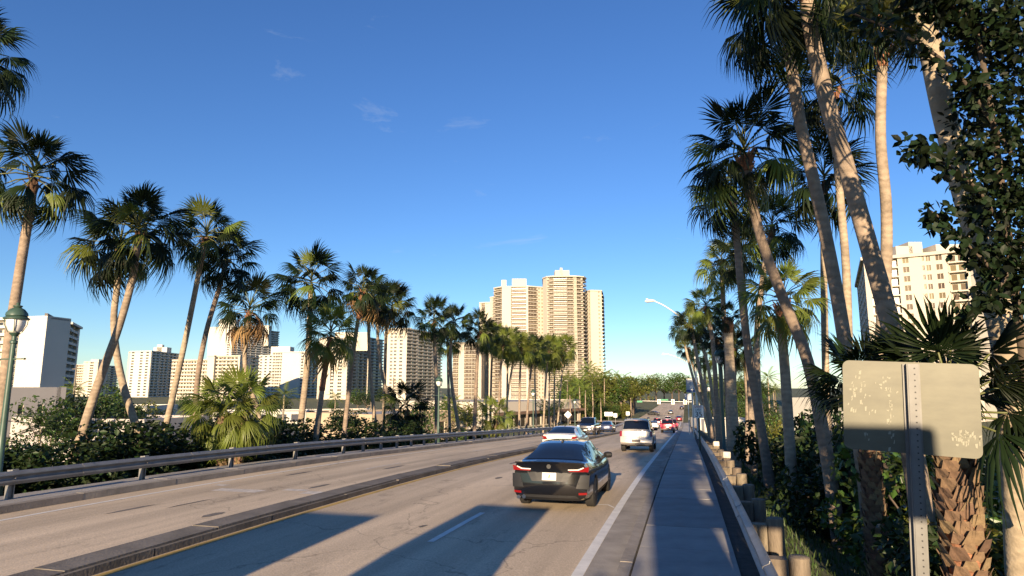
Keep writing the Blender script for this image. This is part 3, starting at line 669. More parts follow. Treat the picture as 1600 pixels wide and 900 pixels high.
def fan_palm(label, path, D, rpx, n=26, key='g', dia=.30, red=0.0, dead=0, lo=-40, group="fan palms beside the road", seed=None, base_dia=None, name="fan_palm"):
    rnd = random.Random(seed if seed is not None else len(label) * 131 + int(path[0][0]) * 7 + 3)
    P = [at(px, py, D) for px, py in path]
    d = (P[-1] - P[-2]).normalized(); d = Vector((d.x * .6, d.y * .6, d.z)).normalized()
    for _ in range(400):
        if P[-1].z <= zg(P[-1].x, P[-1].y) - .15: break
        P.append(P[-1] + d * .35) if len(P) == len(path) else P.__setitem__(-1, P[-1] + d * .35)
    base = P[-1].copy(); base.z = zg(base.x, base.y)
    root = thing(name, label, "palm tree", base, 0, group)
    P = [p - base for p in P]
    S = spline(P, 6)[::-1]; L = len(S); H = S[-1].z
    dia *= .70; bd = (base_dia * .78) if base_dia else dia * 1.35
    rad = [(.5 * (bd * (1 - k / (L - 1)) ** 3 + dia * (1 - (1 - k / (L - 1)) ** 3) * (1.06 - .22 * k / (L - 1)))) for k in range(L)]
    m = MB()
    cut = L if not red else max(3, int(L * (1 - red)))
    m.tube(S[:cut] if cut < L else S, rad[:cut] if cut < L else rad, 12); m.build("trunk", 'bark', root, 60)
    if red:
        m = MB(); m.tube(S[cut - 1:], [x * 1.12 for x in rad[cut - 1:]], 12); 
        for k in range(26):
            j = rnd.randrange(cut - 1, L); a = rnd.uniform(0, 6.28); p = S[j]; rr = rad[j] * 1.1
            e = Vector((math.cos(a), math.sin(a), 0)); q = p + e * rr
            m.tube([q, q + e * .06 + Vector((0, 0, .14)), q + e * .13 + Vector((0, 0, .25))], [.035, .025, .006], 4)
        m.build("fibrous_sheath", 'bark_red', root, 60)
    else:
        m = MB(); p = S[-1]; ax = (S[-1] - S[-2]).normalized()
        m.tube([p - ax * rad[-1] * 3, p - ax * rad[-1], p + ax * .12], [rad[-1] * 1.02, rad[-1] * 1.35, rad[-1] * .8], 10)
        for k in range(14):
            a = rnd.uniform(0, 6.28); e = Vector((math.cos(a), math.sin(a), 0)); q = p + e * rad[-1] - ax * rnd.uniform(0, .3)
            m.tube([q, q + e * .08 + Vector((0, 0, .13)), q + e * .18 + Vector((0, 0, .22))], [.03, .022, .006], 4)
        m.build("leaf_bases", 'bark_dark', root, 60)
    ax = (S[-1] - S[-3]).normalized(); ax = (ax + Vector((0, 0, 1.5))).normalized()
    crown(root, S[-1], rpx * D / FPX * .96, n, key, rnd, dead, lo, ax)
    return root
def LP(label, path, X, rpx, **k):
    D = depthX(path[-1][0], path[-1][1], X); return fan_palm(label, path, D, rpx, **k)

GL = "fan palms along the left verge"; GRp = "fan palms along the right verge"
LP("tall fan palm cut by the left picture edge, only frond tips showing high up", [(-38, 95), (-60, 300), (-95, 600), (-105, 730)], -17.5, 92, group=GL)
LP("tall fan palm behind the green lamp at the far left, pale tan trunk", [(52, 285), (46, 330), (30, 430), (14, 540), (-8, 740)], -19.0, 92, group=GL, dia=.38, lo=-48)
LP("fan palm with bent trunk and yellowish lower fronds, front one of the crossing pair", [(187, 395), (184, 440), (178, 510), (192, 600), (232, 725)], -18.5, 82, group=GL, dia=.34, red=.08, key='g')
LP("fan palm leaning right with thick dark trunk, rear one of the crossing pair", [(216, 368), (208, 430), (186, 510), (150, 610), (112, 735)], -20, 82, group=GL, dia=.36, base_dia=.55)
LP("slim fan palm third from the left lamp, gently curved grey trunk", [(322, 375), (312, 420), (292, 520), (270, 620), (252, 700)], -21, 64, group=GL, dia=.33)
LP("slim fan palm with S-shaped trunk just left of the shaggy palm", [(352, 412), (344, 445), (322, 520), (308, 600), (306, 690)], -21, 62, group=GL, dia=.32)
LP("short fan palm with bent tan trunk and orange dry fronds on its right", [(389, 492), (384, 530), (384, 580), (402, 640), (418, 705)], -22, 62, group=GL, dia=.36, dead=5, red=.06)
LP("tall straight fan palm with open crown and dark trunk near centre left", [(486, 448), (484, 490), (480, 570), (468, 680)], -22.5, 66, group=GL, dia=.50, n=26)
LP("bright young fan palm with red-brown upper trunk, in front of the slab towers", [(516, 528), (511, 560), (503, 610), (492, 700)], -19.5, 58, group=GL, key='y', dia=.40, red=.45, dead=3, n=28)
LP("fan palm with reddish neck above the left slab tower", [(567, 456), (561, 490), (551, 560), (536, 695)], -20, 45, group=GL, dia=.36, red=.25, dead=2)
LP("fan palm with yellowing skirt between the slab towers, trunk leaning right at its foot", [(582, 478), (576, 505), (580, 600), (590, 692)], -19.5, 42, group=GL, dia=.32, dead=3)
LP("fan palm whose trunk crosses its neighbour, right of the slab tower gap", [(598, 478), (590, 510), (598, 590), (630, 685)], -21, 42, group=GL, dia=.34, dead=2)
LP("straight dark fan palm standing in front of the right slab tower", [(612, 484), (604, 515), (601, 600), (598, 690)], -23, 46, group=GL, dia=.36)
LP("fan palm beside the small lamp left of the big tower, thick pale trunk", [(678, 505), (679, 540), (682, 600), (682, 690)], -19, 42, group=GL, dia=.42, key='g')
LP("fan palm with curved trunk leaning right, just left of the big tower", [(708, 510), (704, 545), (706, 600), (720, 690)], -18.5, 36, group=GL, dia=.40)
LP("fan palm with doubled pale trunk at the foot of the big tower", [(749, 520), (746, 560), (743, 620), (741, 690)], -18.5, 36, group=GL, dia=.46, key='g')
row = [(700, 538, 703, 678, -21), (762, 535, 760, 675, -20), (771, 530, 766, 672, -21), (786, 540, 778, 676, -18.5), (795, 541, 792, 672, -21), (806, 548, 786, 672, -19), (815, 545, 811, 676, -18), (834, 548, 822, 672, -18), (836, 556, 838, 668, -20), (857, 550, 849, 670, -18), (860, 556, 858, 668, -20), (868, 560, 866, 666, -19), (883, 548, 871, 668, -18)]
for i, (cx, cyy, bx_, by_, X) in enumerate(row):
    LP("fan palm in the dense row before the big tower, %s from the left" % ORD[i], [(cx, cyy), ((cx * .6 + bx_ * .4) - 1, cyy + 45), (bx_, by_)], X, 27 + (i * 7) % 6, group="dense row of fan palms before the big tower", key='y' if i % 3 != 1 else 'g', dia=.36, n=26, seed=50 + i, dead=1 if i % 4 == 0 else 0)
# right verge
fan_palm("nearest leaning fan palm, thick trunk running from top centre-right down behind the blank sign", [(1258, -30), (1268, 50), (1290, 150), (1325, 270), (1362, 400), (1392, 510), (1412, 620), (1440, 800), (1452, 900)], 9.2, 165, dia=.36, base_dia=.52, group=GRp, n=26, dead=0, seed=3)
fan_palm("second leaning fan palm on the right, its trunk left of the thickest one", [(1226, 30), (1232, 70), (1250, 190), (1280, 320), (1306, 450), (1330, 600), (1352, 750), (1366, 895)], 11.5, 125, dia=.32, base_dia=.46, group=GRp, n=26, dead=0, seed=4)
fan_palm("slim straight palm with bare pale trunk just right of the leaning pair", [(1381, 35), (1378, 120), (1376, 220), (1385, 330), (1383, 450), (1372, 600), (1380, 760), (1385, 900)], 13.0, 95, dia=.32, red=.1, group=GRp, n=22, seed=5)
fan_palm("fan palm with drooping crown and trunk sweeping right, left edge of the right row", [(1164, 250), (1170, 290), (1190, 375), (1225, 470), (1262, 565), (1290, 700), (1314, 865)], 13.0, 108, dia=.30, base_dia=.46, red=.06, group=GRp, n=26, seed=6)
fan_palm("fan palm with reddish neck between the leaning trunks, crown high", [(1302, 145), (1303, 200), (1312, 300), (1322, 420), (1326, 560), (1330, 780)], 17.0, 90, dia=.30, red=.12, group=GRp, seed=8)
fan_palm("dark fan palm whose crown hangs behind the leaning trunks, mid height", [(1288, 290), (1287, 370), (1288, 480), (1292, 640), (1300, 760)], 18.0, 82, dia=.28, group=GRp, seed=9)
fan_palm("fan palm with small dark crown and forked-looking trunk, left of the young palm", [(1142, 318), (1149, 350), (1156, 430), (1168, 540), (1186, 650), (1206, 772)], 19.0, 72, dia=.32, base_dia=.46, group=GRp, seed=10)
fan_palm("fan palm with dark crown behind the sweeping trunk", [(1206, 360), (1196, 410), (1184, 500), (1184, 600), (1196, 720)], 22.0, 66, dia=.30, group=GRp, seed=11)
fan_palm("young bright fan palm with thick reddish fibrous neck in the right row", [(1224, 478), (1222, 520), (1228, 600), (1240, 800)], 16.5, 78, dia=.36, base_dia=.44, red=.22, key='y', group=GRp, n=24, lo=-40, seed=12)
fan_palm("fan palm with low dark crown above the right lamp", [(1160, 400), (1162, 450), (1168, 540), (1176, 690)], 27.0, 58, dia=.32, group=GRp, seed=13)
rr = [(1103, 482, 1122, 680, 33, 38), (1080, 510, 1112, 676, 42, 34), (1092, 520, 1120, 676, 44, 30), (1128, 420, 1140, 700, 30, 46), (1120, 530, 1128, 690, 34, 34), (1148, 548, 1152, 700, 28, 36), (1163, 560, 1168, 700, 30, 34), (1066, 520, 1104, 660, 56, 24), (1075, 545, 1106, 660, 60, 24), (1100, 560, 1114, 665, 50, 28)]
for i, (cx, cyy, bx_, by_, D, rp) in enumerate(rr):
    fan_palm("smaller fan palm in the receding right row, %s of the distant ones" % ORD[i], [(cx, cyy), (cx * .55 + bx_ * .45 + (-3 if i % 2 else 3), cyy + 60), (bx_, by_)], D, rp, dia=.34, group="receding right row of fan palms", n=26, seed=80 + i, key='y' if i % 3 == 0 else 'g')
fan_palm("palm with very thick ribbed pale trunk beside the right lamp", [(1137, 500), (1140, 560), (1143, 620), (1146, 695)], 27, 30, dia=.62, base_dia=.7, group=GRp, n=18, seed=15)
# the near trunk at the right edge that the creeper climbs
fan_palm("near pale trunk wrapped in creeper at the right picture edge", [(1420, -60), (1450, 60), (1476, 180), (1510, 310), (1545, 430), (1575, 560), (1590, 720), (1600, 900)], 7.2, 150, dia=.38, base_dia=.5, group=GRp, n=14, seed=17)

# ------------------------------------------------------------------ low palmetto palms with booted stems
def palmetto(label, px, py, D, rpx, hpx, n=30, key='g', dia=.34, lo=-45, top=80, group=None, heads=((0, 0),)):
    rnd = random.Random(int(px) + 5); c = at(px, py, D); gz_ = zg(c.x, c.y)
    root = thing("palmetto", label, "palm tree", (c.x, c.y, gz_), 0, group)
    H = c.z - gz_
    for hx, hz in heads:
        m = MB(); m.tube([(hx * .6, 0, -.2), (hx * .8, 0, H * .5), (hx, 0, H + hz)], [dia * .5, dia * .48, dia * .4], 10); m.build("trunk", 'bark_red', root, 60)
        rows = max(3, int((H + hz) / .085)); bm_ = MB()
        for s in (-1, 1):
            bm_.face([(0, 0, 0), (.13 * s, .03, .02), (.07 * s, .10, .20), (0, .11, .20)][::s])
        bm_.face([(0, 0, 0), (.13, .03, .02), (-.13, .03, .02)])
        me = bm_.mesh("leaf_boot", 'boot')
        for j in range(rows):
            for k in range(7):
                a = (k + (j % 2) * .5) * 2 * math.pi / 7 + rnd.uniform(-.15, .15); z = H * .05 + (H + hz) * .95 * j / rows; f = z / max(.1, H + hz)
                ra = dia * (.5 - .08 * f)
                link("leaf_boot", me, root, (hx * (.6 + .4 * f) + math.cos(a) * ra * .92, math.sin(a) * ra * .92, z), (rnd.uniform(-.12, .12), 0, a - math.pi / 2), rnd.uniform(.6, .9) * dia / .34)
        crown(root, (hx, 0, H + hz), rpx * D / FPX, n, key, rnd, 0, lo, Vector((0, 0, 1)), top)
    return root
palmetto("shaggy bright palmetto with two heads and orange boots behind the left guardrail", 365, 655, depthX(360, 705, -17.2), 68, 60, n=30, key='y', lo=-70, heads=((-.55, .05), (.45, .25)))
palmetto("dark palmetto by the booted trunk behind the blank sign", 1488, 668, 6.6, 175, 0, n=24, dia=.33, lo=2)
palmetto("spiky palmetto showing left of the blank sign between the trunks", 1352, 630, 9.5, 105, 0, n=22, dia=.25, lo=0)
palmetto("dark palmetto in front of the tan building", 636, 642, depthX(636, 690, -21), 48, 0, n=26, lo=-60)
palmetto("bright palmetto with orange trunk below the big tower", 774, 655, depthX(774, 685, -17.5), 34, 0, n=24, key='y', lo=-60)

# ------------------------------------------------------------------ broadleaf trees, shrubs, feather palms
def leaf_cloud(m, lobes, n, size, rnd, mi=0, asp=.62, up=.4, hexa=False):
    for _ in range(n):
        cx, cy_, cz, rx, ry, rz = rnd.choice(lobes)
        while True:
            p = Vector((rnd.uniform(-1, 1), rnd.uniform(-1, 1), rnd.uniform(-1, 1)))
            if .25 < p.length < 1: break
        p = p.normalized() * (p.length ** .35) 
        c = Vector((cx + p.x * rx, cy_ + p.y * ry, cz + p.z * rz))
        nrm = (p * .6 + Vector((rnd.uniform(-1, 1), rnd.uniform(-1, 1), rnd.uniform(-1, 1) + up))).normalized()
        u = nrm.orthogonal().normalized(); u = Quaternion(nrm, rnd.uniform(0, 6.28)) @ u; v = nrm.cross(u)
        s = size * rnd.uniform(.6, 1.25); a = u * s * .5; b = v * s * .5 * asp
        if hexa: m.face([c - a, c - a * .5 + b * .9, c + a * .4 + b, c + a + nrm * s * .08, c + a * .4 - b, c - a * .5 - b * .9], mi)
        else: m.face([c - a, c + b * .9 - a * .1, c + a - nrm * s * .12, c - b * .9 - a * .1], mi)
def lobes_for(rnd, n, R_, H0, H1, sq=.55, cl=(.28, .45)):
    L = []
    for i in range(n):
        a = rnd.uniform(0, 6.28); rr_ = R_ * math.sqrt(rnd.uniform(0, 1)) * .78; z = rnd.uniform(H0, H1)
        k = rnd.uniform(*cl) * R_; L.append((math.cos(a) * rr_, math.sin(a) * rr_, z, k, k, k * sq * 1.5))
    return L
def tree_proto(seed, R_, H, material, leaf, nleaf, nl=14, trunk=.22, crown_base=.35):
    rnd = random.Random(seed); lb = lobes_for(rnd, nl, R_, H * (crown_base + .12), H * .92)
    t = MB(); t.tube([(0, 0, -.5), (.05, .03, H * .25), (.1, -.05, H * .5)], [trunk, trunk * .75, trunk * .5], 8)
    for l in lb[:8]: t.tube([(.05, 0, H * .28 + rnd.uniform(0, .1) * H), (l[0] * .5, l[1] * .5, l[2] * .72), (l[0], l[1], l[2])], [trunk * .45, trunk * .28, .03], 6)
    c = MB(); leaf_cloud(c, lb, nleaf, leaf, rnd)
    return t.mesh("trunk", 'wood', 60), c.mesh("crown", material)
def put_tree(name, label, proto, loc, s=1.0, group=None, cat="tree", rz=None):
    o = thing(name, label, cat, loc, random.uniform(0, 6.28) if rz is None else rz, group); o.scale = (s, s, s * random.uniform(.9, 1.12)) if not hasattr(s, '__len__') else s
    link("trunk", proto[0], o); link("crown", proto[1], o); return o
TP = [tree_proto(31 + i, 3.2, 6.0, mt, .34, 1700) for i, mt in enumerate(('leaf', 'leaf_yellow', 'leaf', 'leaf_dark'))]
TS = [tree_proto(61 + i, 1.5, 2.3, mt, .16, 2600, 12, .06, .0) for i, mt in enumerate(('leaf_dark', 'leaf_dark', 'leaf', 'leaf_yellow'))]
def feather_palm_proto(seed, H, r, material='frond_yellow', n=18):
    rnd = random.Random(seed); t = MB(); t.tube([(0, 0, -.4), (.15, .05, H * .4), (.05, 0, H)], [.19, .15, .11], 8)
    c = MB()
    for i in range(n):
        az = i * 2.4 + rnd.uniform(-.2, .2); el = 75 - 115 * (i / n) ** .9; q = Quaternion((0, 0, 1), az) @ Quaternion((0, 1, 0), -R(el)); L = r * rnd.uniform(.85, 1.1)
        dr = rnd.uniform(.35, .6); nl = 13
        sp = [Vector((L * k / nl, 0, -dr * L * (k / nl) ** 2.2)) for k in range(nl + 1)]
        for k in range(2, nl + 1):
            for s in (-1, 1):
                p = sp[k]; ll = L * .30 * (1 - .6 * abs(k / nl - .45)); 
                tip = p + Vector((ll * .55, s * ll * .75, -ll * rnd.uniform(.3, .75))); w_ = L * .05
                c.face([q @ x + Vector((.05, 0, H)) for x in (p, p + Vector((w_, 0, 0)), tip)][::s], 0)
        for k in range(nl): c.face([q @ x + Vector((.05, 0, H)) for x in (sp[k], sp[k] + Vector((0, .03, 0)), sp[k + 1] + Vector((0, .03, 0)), sp[k + 1])], 0)
    return t.mesh("trunk", 'bark', 60), c.mesh("crown", material)
FP = [feather_palm_proto(7 + i, h, 2.6, mt) for i, (h, mt) in enumerate(((6.5, 'frond_yellow'), (8.5, 'frond_yellow'), (5.0, 'frond')))]

# hedge behind the left rail
i = 0
for px, X, s, kd in [(-40, -18.5, 1.1, 0), (20, -18.6, 1.15, 0), (75, -18.8, 1.1, 1), (125, -19, 1.35, 0), (165, -19.5, 1.5, 1), (205, -19.2, 1.4, 0), (235, -19.6, 1.45, 1), (262, -20, 1.45, 0), (300, -19.5, 1.45, 1), (330, -19.8, 1.5, 0), (410, -19.5, 1.45, 1), (445, -20.5, 1.5, 0), (480, -19.6, 1.5, 1), (520, -20, 1.55, 0), (555, -19.8, 1.55, 1), (595, -20, 1.6, 0), (622, -20.5, 1.6, 1), (650, -19.5, 1.2, 0), (668, -20, 1.2, 2), (700, -19.5, 1.15, 2), (725, -19.8, 1.2, 0), (745, -20, 1.2, 1)]:
    p = atX(px, 700, X); z = zg(p.x, p.y)
    put_tree("sea_grape_shrub", "dark leafy shrub in the hedge behind the left guardrail, %s from the left" % ORD[i], TS[kd], (p.x, p.y, z - .1), (s * 1.1, s * 1.1, s * .82), "hedge shrubs behind the left guardrail", "shrub"); i += 1
# trees on the flat, left
i = 0
for px, py, D, s, kd in [(-10, 650, 60, 1.0, 3), (40, 660, 55, .9, 0), (150, 640, 110, 1.1, 1), (185, 628, 120, 1.35, 0), (215, 634, 105, 1.1, 1), (130, 655, 95, .9, 2), (258, 650, 150, .9, 3), (290, 640, 200, 1.2, 0), (60, 640, 150, .9, 3), (560, 640, 240, 1.5, 0), (575, 638, 230, 1.3, 3), (600, 640, 260, 1.6, 3), (520, 645, 230, .9, 0), (728, 640, 120, 1.2, 1), (700, 640, 140, 1.2, 0), (660, 640, 150, 1.2, 3), (860, 655, 160, 1.2, 3), (310, 650, 140, .9, 2), (345, 660, 110, .9, 3), (440, 650, 200, 1.0, 3), (390, 652, 190, .9, 0), (88, 0, 75, 1.25, 0), (128, 0, 82, 1.5, 3), (166, 0, 88, 1.5, 0), (200, 0, 82, 1.25, 3), (545, 0, 105, 1.1, 3), (662, 0, 95, 1.2, 0)]:
    p = at(px, 605, D)
    put_tree("broadleaf_tree", "rounded %s tree among the low buildings on the left, %s from the left edge" % (('green', 'yellow-green', 'green', 'dark green')[kd], ORD[i]), TP[kd], (p.x, p.y, GZ), s, "trees among the low buildings"); i += 1
for i, (px, D, k, s) in enumerate([(72, 70, 2, 1.0), (118, 130, 1, 1.1), (445, 120, 1, 1.05), (100, 170, 0, 1.0), (525, 200, 0, 1.1), (705, 110, 0, .95), (730, 105, 2, .9), (755, 125, 0, .9), (320, 150, 0, 1.1)]):
    p = at(px, 605, D); put_tree("feather_palm", "small feather-leaved palm among the low buildings on the left, %s nearest the left edge" % ORD[i], FP[k], (p.x, p.y, GZ), s, "feather palms among the low buildings", "palm tree")
# far tree mass beyond the junction
i = 0; rnd = random.Random(99)
for k in range(96):
    px = rnd.uniform(885, 992) if k < 60 else rnd.uniform(1094, 1215); D = rnd.uniform(205, 330)
    p = at(px, 605, D); big = px < 1000
    if rnd.random() < .55:
        put_tree("feather_palm", "feather-leaved palm in the tree mass beyond the junction", FP[rnd.randrange(2)], (p.x, p.y, GZ), rnd.uniform(1.2, 1.55) * (1.2 if px < 960 else 1), "palms beyond the junction", "palm tree")
    else:
        put_tree("broadleaf_tree", "bushy tree in the tree mass beyond the junction", TP[rnd.randrange(4)], (p.x, p.y, GZ), rnd.uniform(1.6, 2.3), "bushy trees beyond the junction")
for px in (1000, 1012, 1025, 1037, 1050, 1060, 1071, 1082):
    p = at(px, 605, rnd.uniform(425, 470)); put_tree("broadleaf_tree", "bushy tree in the tree mass beyond the junction", TP[rnd.randrange(4)], (p.x, p.y, GZ), rnd.uniform(2.5, 3.1), "bushy trees beyond the junction")
for px, D, s in [(905, 185, 1.25), (925, 190, 1.3), (945, 200, 1.35), (962, 205, 1.25), (975, 215, 1.3), (890, 175, 1.2), (915, 165, 1.05), (938, 178, 1.1)]:
    p = at(px, 605, D); put_tree("feather_palm", "lush feather-leaved palm along the left kerb, %s from the road" % {905: "sixth place", 925: "fourth place", 945: "third place", 962: "second place", 975: "nearest place", 890: "eighth place", 915: "seventh place", 938: "fifth place"}[px], FP[int(px) % 2], (p.x, p.y, GZ), s, "palms along the left kerb before the junction", "palm tree")
for k in range(26):
    px = rnd.uniform(884, 990) if k < 17 else rnd.uniform(1092, 1200); p = at(px, 605, rnd.uniform(188, 225))
    put_tree("leafy_bush", "low bush at the foot of the tree mass before the junction", TS[2 + k % 2], (p.x, p.y, GZ - .2), rnd.uniform(1.7, 2.6), "low bushes before the junction", "shrub")
# right side understory
i = 0
for px, D, s, kd in [(1180, 48, 1.2, 2), (1205, 42, 1.2, 3), (1225, 33, 1.25, 3), (1250, 30, 1.2, 3), (1275, 27, 1.2, 3), (1300, 24, 1.2, 3), (1235, 23, 1.3, 0), (1270, 20, 1.3, 0), (1295, 17, 1.3, 0), (1330, 19, 1.3, 2), (1365, 15, 1.3, 0), (1400, 14, 1.3, 0), (1330, 14, 1.1, 0), (1430, 11.5, 1.2, 2), (1540, 9.2, .95, 3), (1520, 8.0, .9, 0), (1575, 8.5, .9, 2), (1470, 13, 1.2, 0), (1190, 36, 1.2, 0)]:
    p = at(px, 700, D); z = zg(p.x, p.y)
    put_tree("leafy_shrub", "%s shrub below the right palms, %s counted outward from the road" % (('dark green', 'dark green', 'green', 'yellow-green')[kd], ORD[i]), TS[kd], (p.x, p.y, z - .1), s, "shrubs below the right palms", "shrub"); i += 1
i = 0
for px, D, s, kd in [(1200, 95, 1.0, 1), (1210, 80, 1.0, 0), (1190, 120, 1.2, 3), (1252, 58, .7, 1), (1150, 150, 1.2, 0), (1125, 170, 1.2, 3), (1285, 110, 1.25, 3), (1320, 130, 1.3, 0), (1360, 130, 1.2, 3)]:
    p = at(px, 605, D); put_tree("broadleaf_tree", "rounded tree on the low ground right of the palms, %s from the road" % ORD[i], TP[kd], (p.x, p.y, zg(p.x, p.y)), s, "trees on the low ground at the right"); i += 1

# creeper / ficus foliage hanging at the top right
def creeper():
    rnd = random.Random(5); root_p = at(1590, 760, 6.6); root = thing("creeper_tree", "dark leafy tree overhanging the top right corner, glossy oval leaves", "tree", (root_p.x, root_p.y, zg(root_p.x, root_p.y)))
    off = Vector(root.location)
    stems = [[(1640, 820, 6.4), (1600, 560, 6.2), (1570, 330, 6.1), (1540, 120, 6.0), (1500, -60, 6.0)], [(1600, 420, 6.1), (1530, 300, 5.9), (1450, 240, 5.7), (1422, 232, 5.6)], [(1580, 240, 6.0), (1500, 120, 5.8), (1420, 60, 5.7), (1330, 20, 5.7)], [(1590, 470, 6.1), (1530, 400, 5.9), (1480, 350, 5.8), (1455, 330, 5.8)], [(1600, 380, 6), (1560, 450, 5.8), (1510, 480, 5.8)], [(1560, 60, 6), (1470, 0, 5.8), (1380, -30, 5.6)]]
    t = MB(); c = MB()
    for k, s in enumerate(stems):
        S = spline([at(*q) - off for q in s], 5); t.tube(S, [(.05 if k == 0 else .016) * (1 - .75 * j / (len(S) - 1)) + .004 for j in range(len(S))], 6)
    t.build("trunk", 'wood', root, 60)
    def leaf(p, s, d):
        nrm = Vector((rnd.uniform(-1, 1), rnd.uniform(-1.2, .6), rnd.uniform(-.4, 1.2))).normalized(); u = (d - nrm * d.dot(nrm)).normalized(); v = nrm.cross(u)
        a = u * s; b = v * s * .30
        bb = len(c.v); pts = [p, p + a * .25 + b * .8, p + a * .6 + b, p + a * 1.0 - nrm * s * .1, p + a * .6 - b, p + a * .25 - b * .8, p + a * .5 + nrm * s * -.06]
        c.v += [tuple(q) for q in pts]
        for f in ((0, 6, 1), (1, 6, 2), (2, 6, 3), (3, 6, 4), (4, 6, 5), (5, 6, 0)): c.f.append(tuple(bb + q for q in f)); c.m.append(0)
    # dense lobes (pixel column, row, radius in pixels, distance)
    lob = [(1590, 60, 95, 6.2), (1545, 40, 60, 6), (1570, 190, 85, 6.1), (1605, 320, 80, 6.2), (1560, 300, 55, 6), (1600, 430, 75, 6.1), (1490, 10, 42, 5.9), (1515, 140, 30, 5.9), (1560, 400, 40, 6), (1440, 5, 30, 5.8), (1545, 465, 22, 5.9), (1530, 235, 28, 5.9)]
    for (px, py, rp, D) in lob:
        c0 = at(px, py, D) - off; r_ = rp * D / FPX
        for _ in range(int(800 * (rp / 70) ** 2)):
            q = Vector((rnd.gauss(0, .5), rnd.gauss(0, .55), rnd.gauss(0, .5)))
            if q.length > 1.05: q *= .6
            leaf(c0 + q * r_, rnd.choice((.04, .055, .07, .085, .105)) * rnd.uniform(.8, 1.15), Vector((rnd.uniform(-1, .6), rnd.uniform(-.8, .8), rnd.uniform(-1, .3))))
    for s in stems[1:]:
        S = spline([at(*q) - off for q in s], 8)
        for p in S[4:]:
            for _ in range(9): leaf(p + Vector((rnd.uniform(-.1, .1), rnd.uniform(-.12, .12), rnd.uniform(-.12, .12))), rnd.uniform(.07, .13), Vector((rnd.uniform(-1, .5), rnd.uniform(-.6, .6), rnd.uniform(-1.2, .3))))
    c.build("crown", 'leaf_creeper_shaded', root)
creeper()
# sprig above the slim palm, its sunlight put into a yellower leaf colour
rnd = random.Random(21); p0 = at(1372, 40, 6.2)
root = thing("overhanging_branch", "sunlit yellow-green leafy branch at the top edge right of the leaning palms", "branch", p0)
t = MB(); t.tube([at(1480, -40, 6.3) - p0, at(1420, 0, 6.2) - p0, at(1372, 40, 6.2) - p0, at(1335, 55, 6.2) - p0], [.02, .015, .01, .004], 5); t.build("twig", 'wood', root, 60)
c = MB(); leaf_cloud(c, [((at(px, py, 6.2) - p0).x, (at(px, py, 6.2) - p0).y, (at(px, py, 6.2) - p0).z, .16, .2, .13) for px, py in ((1345, 30), (1375, 45), (1400, 20), (1360, 5), (1425, 25), (1330, 15), (1400, 55))], 330, .13, rnd, asp=.5, up=-.2); c.build("crown", 'leaf_yellow', root)

# trees behind the camera: they shade the sidewalk, the lower trunks and the verge
for i, (x, y_, s, kd) in enumerate([(3.4, -9, .80, 3), (6.5, -7, .95, 0), (2.1, -14, .95, 3), (4.6, -20, 1.25, 0), (5.4, -26, 1.45, 3), (10.5, -14, 1.0, 0), (7.4, -38, 1.8, 3), (5.8, -32, 1.5, 0), (6.7, -13, (.8, .8, 2.0), 3)]):
    put_tree("broadleaf_tree", "roadside tree behind the viewer on the right verge, out of the picture, %s of them" % ORD[i], TP[kd], (x, y_, zg(x, y_) - .3), s, "trees behind the viewer")
for i, (x, y_, zt, r_) in enumerate([(1.3, -6, 6.9, 1.4), (1.4, -9, 9.6, 1.35), (1.5, -12, 11.4, 1.5), (0.9, -10, 8.2, 1.5), (0.8, -13, 10.2, 1.5), (1.4, -15, 13.6, 1.8)]):
    root = thing("fan_palm", "fan palm behind the viewer on the right verge, out of the picture, %s" % ORD[i], "palm tree", (x, y_, zg(x, y_)), 0, "fan palms behind the viewer")
    m = MB(); m.tube([(0, 0, -.3), (.05, .05, zt * .5), (.15 if i == 1 else 0, 0, zt * .66), (.8 if i == 1 else 0, 0, zt)], [.2, .15, .14, .12], 10); m.build("trunk", 'bark', root, 60)
    crown(root, (.8 if i == 1 else 0, 0, zt), r_, 30, 'g', random.Random(300 + i), 0, -62)
# grass on the right verge
def grass():
    rnd = random.Random(4); m = MB()
    for _ in range(9000):
        y_ = 6 + 50 * rnd.random() ** 1.6; x = rnd.uniform(1.35, 1.6 + 5.5 * rnd.random()); z = zterr(x, y_); h = rnd.uniform(.05, .16); a = rnd.uniform(0, 6.28); w_ = .012 + y_ * .0006
        m.face([(x - math.cos(a) * w_, y_ - math.sin(a) * w_, z - .02), (x + math.cos(a) * w_, y_ + math.sin(a) * w_, z - .02), (x + rnd.uniform(-.05, .05), y_ + rnd.uniform(-.05, .05), z + h)])
    o = m.build("grass", 'grass'); stuff(o); tag(o, "short thin grass on the shaded verge below the right guardrail", "grass")
grass()

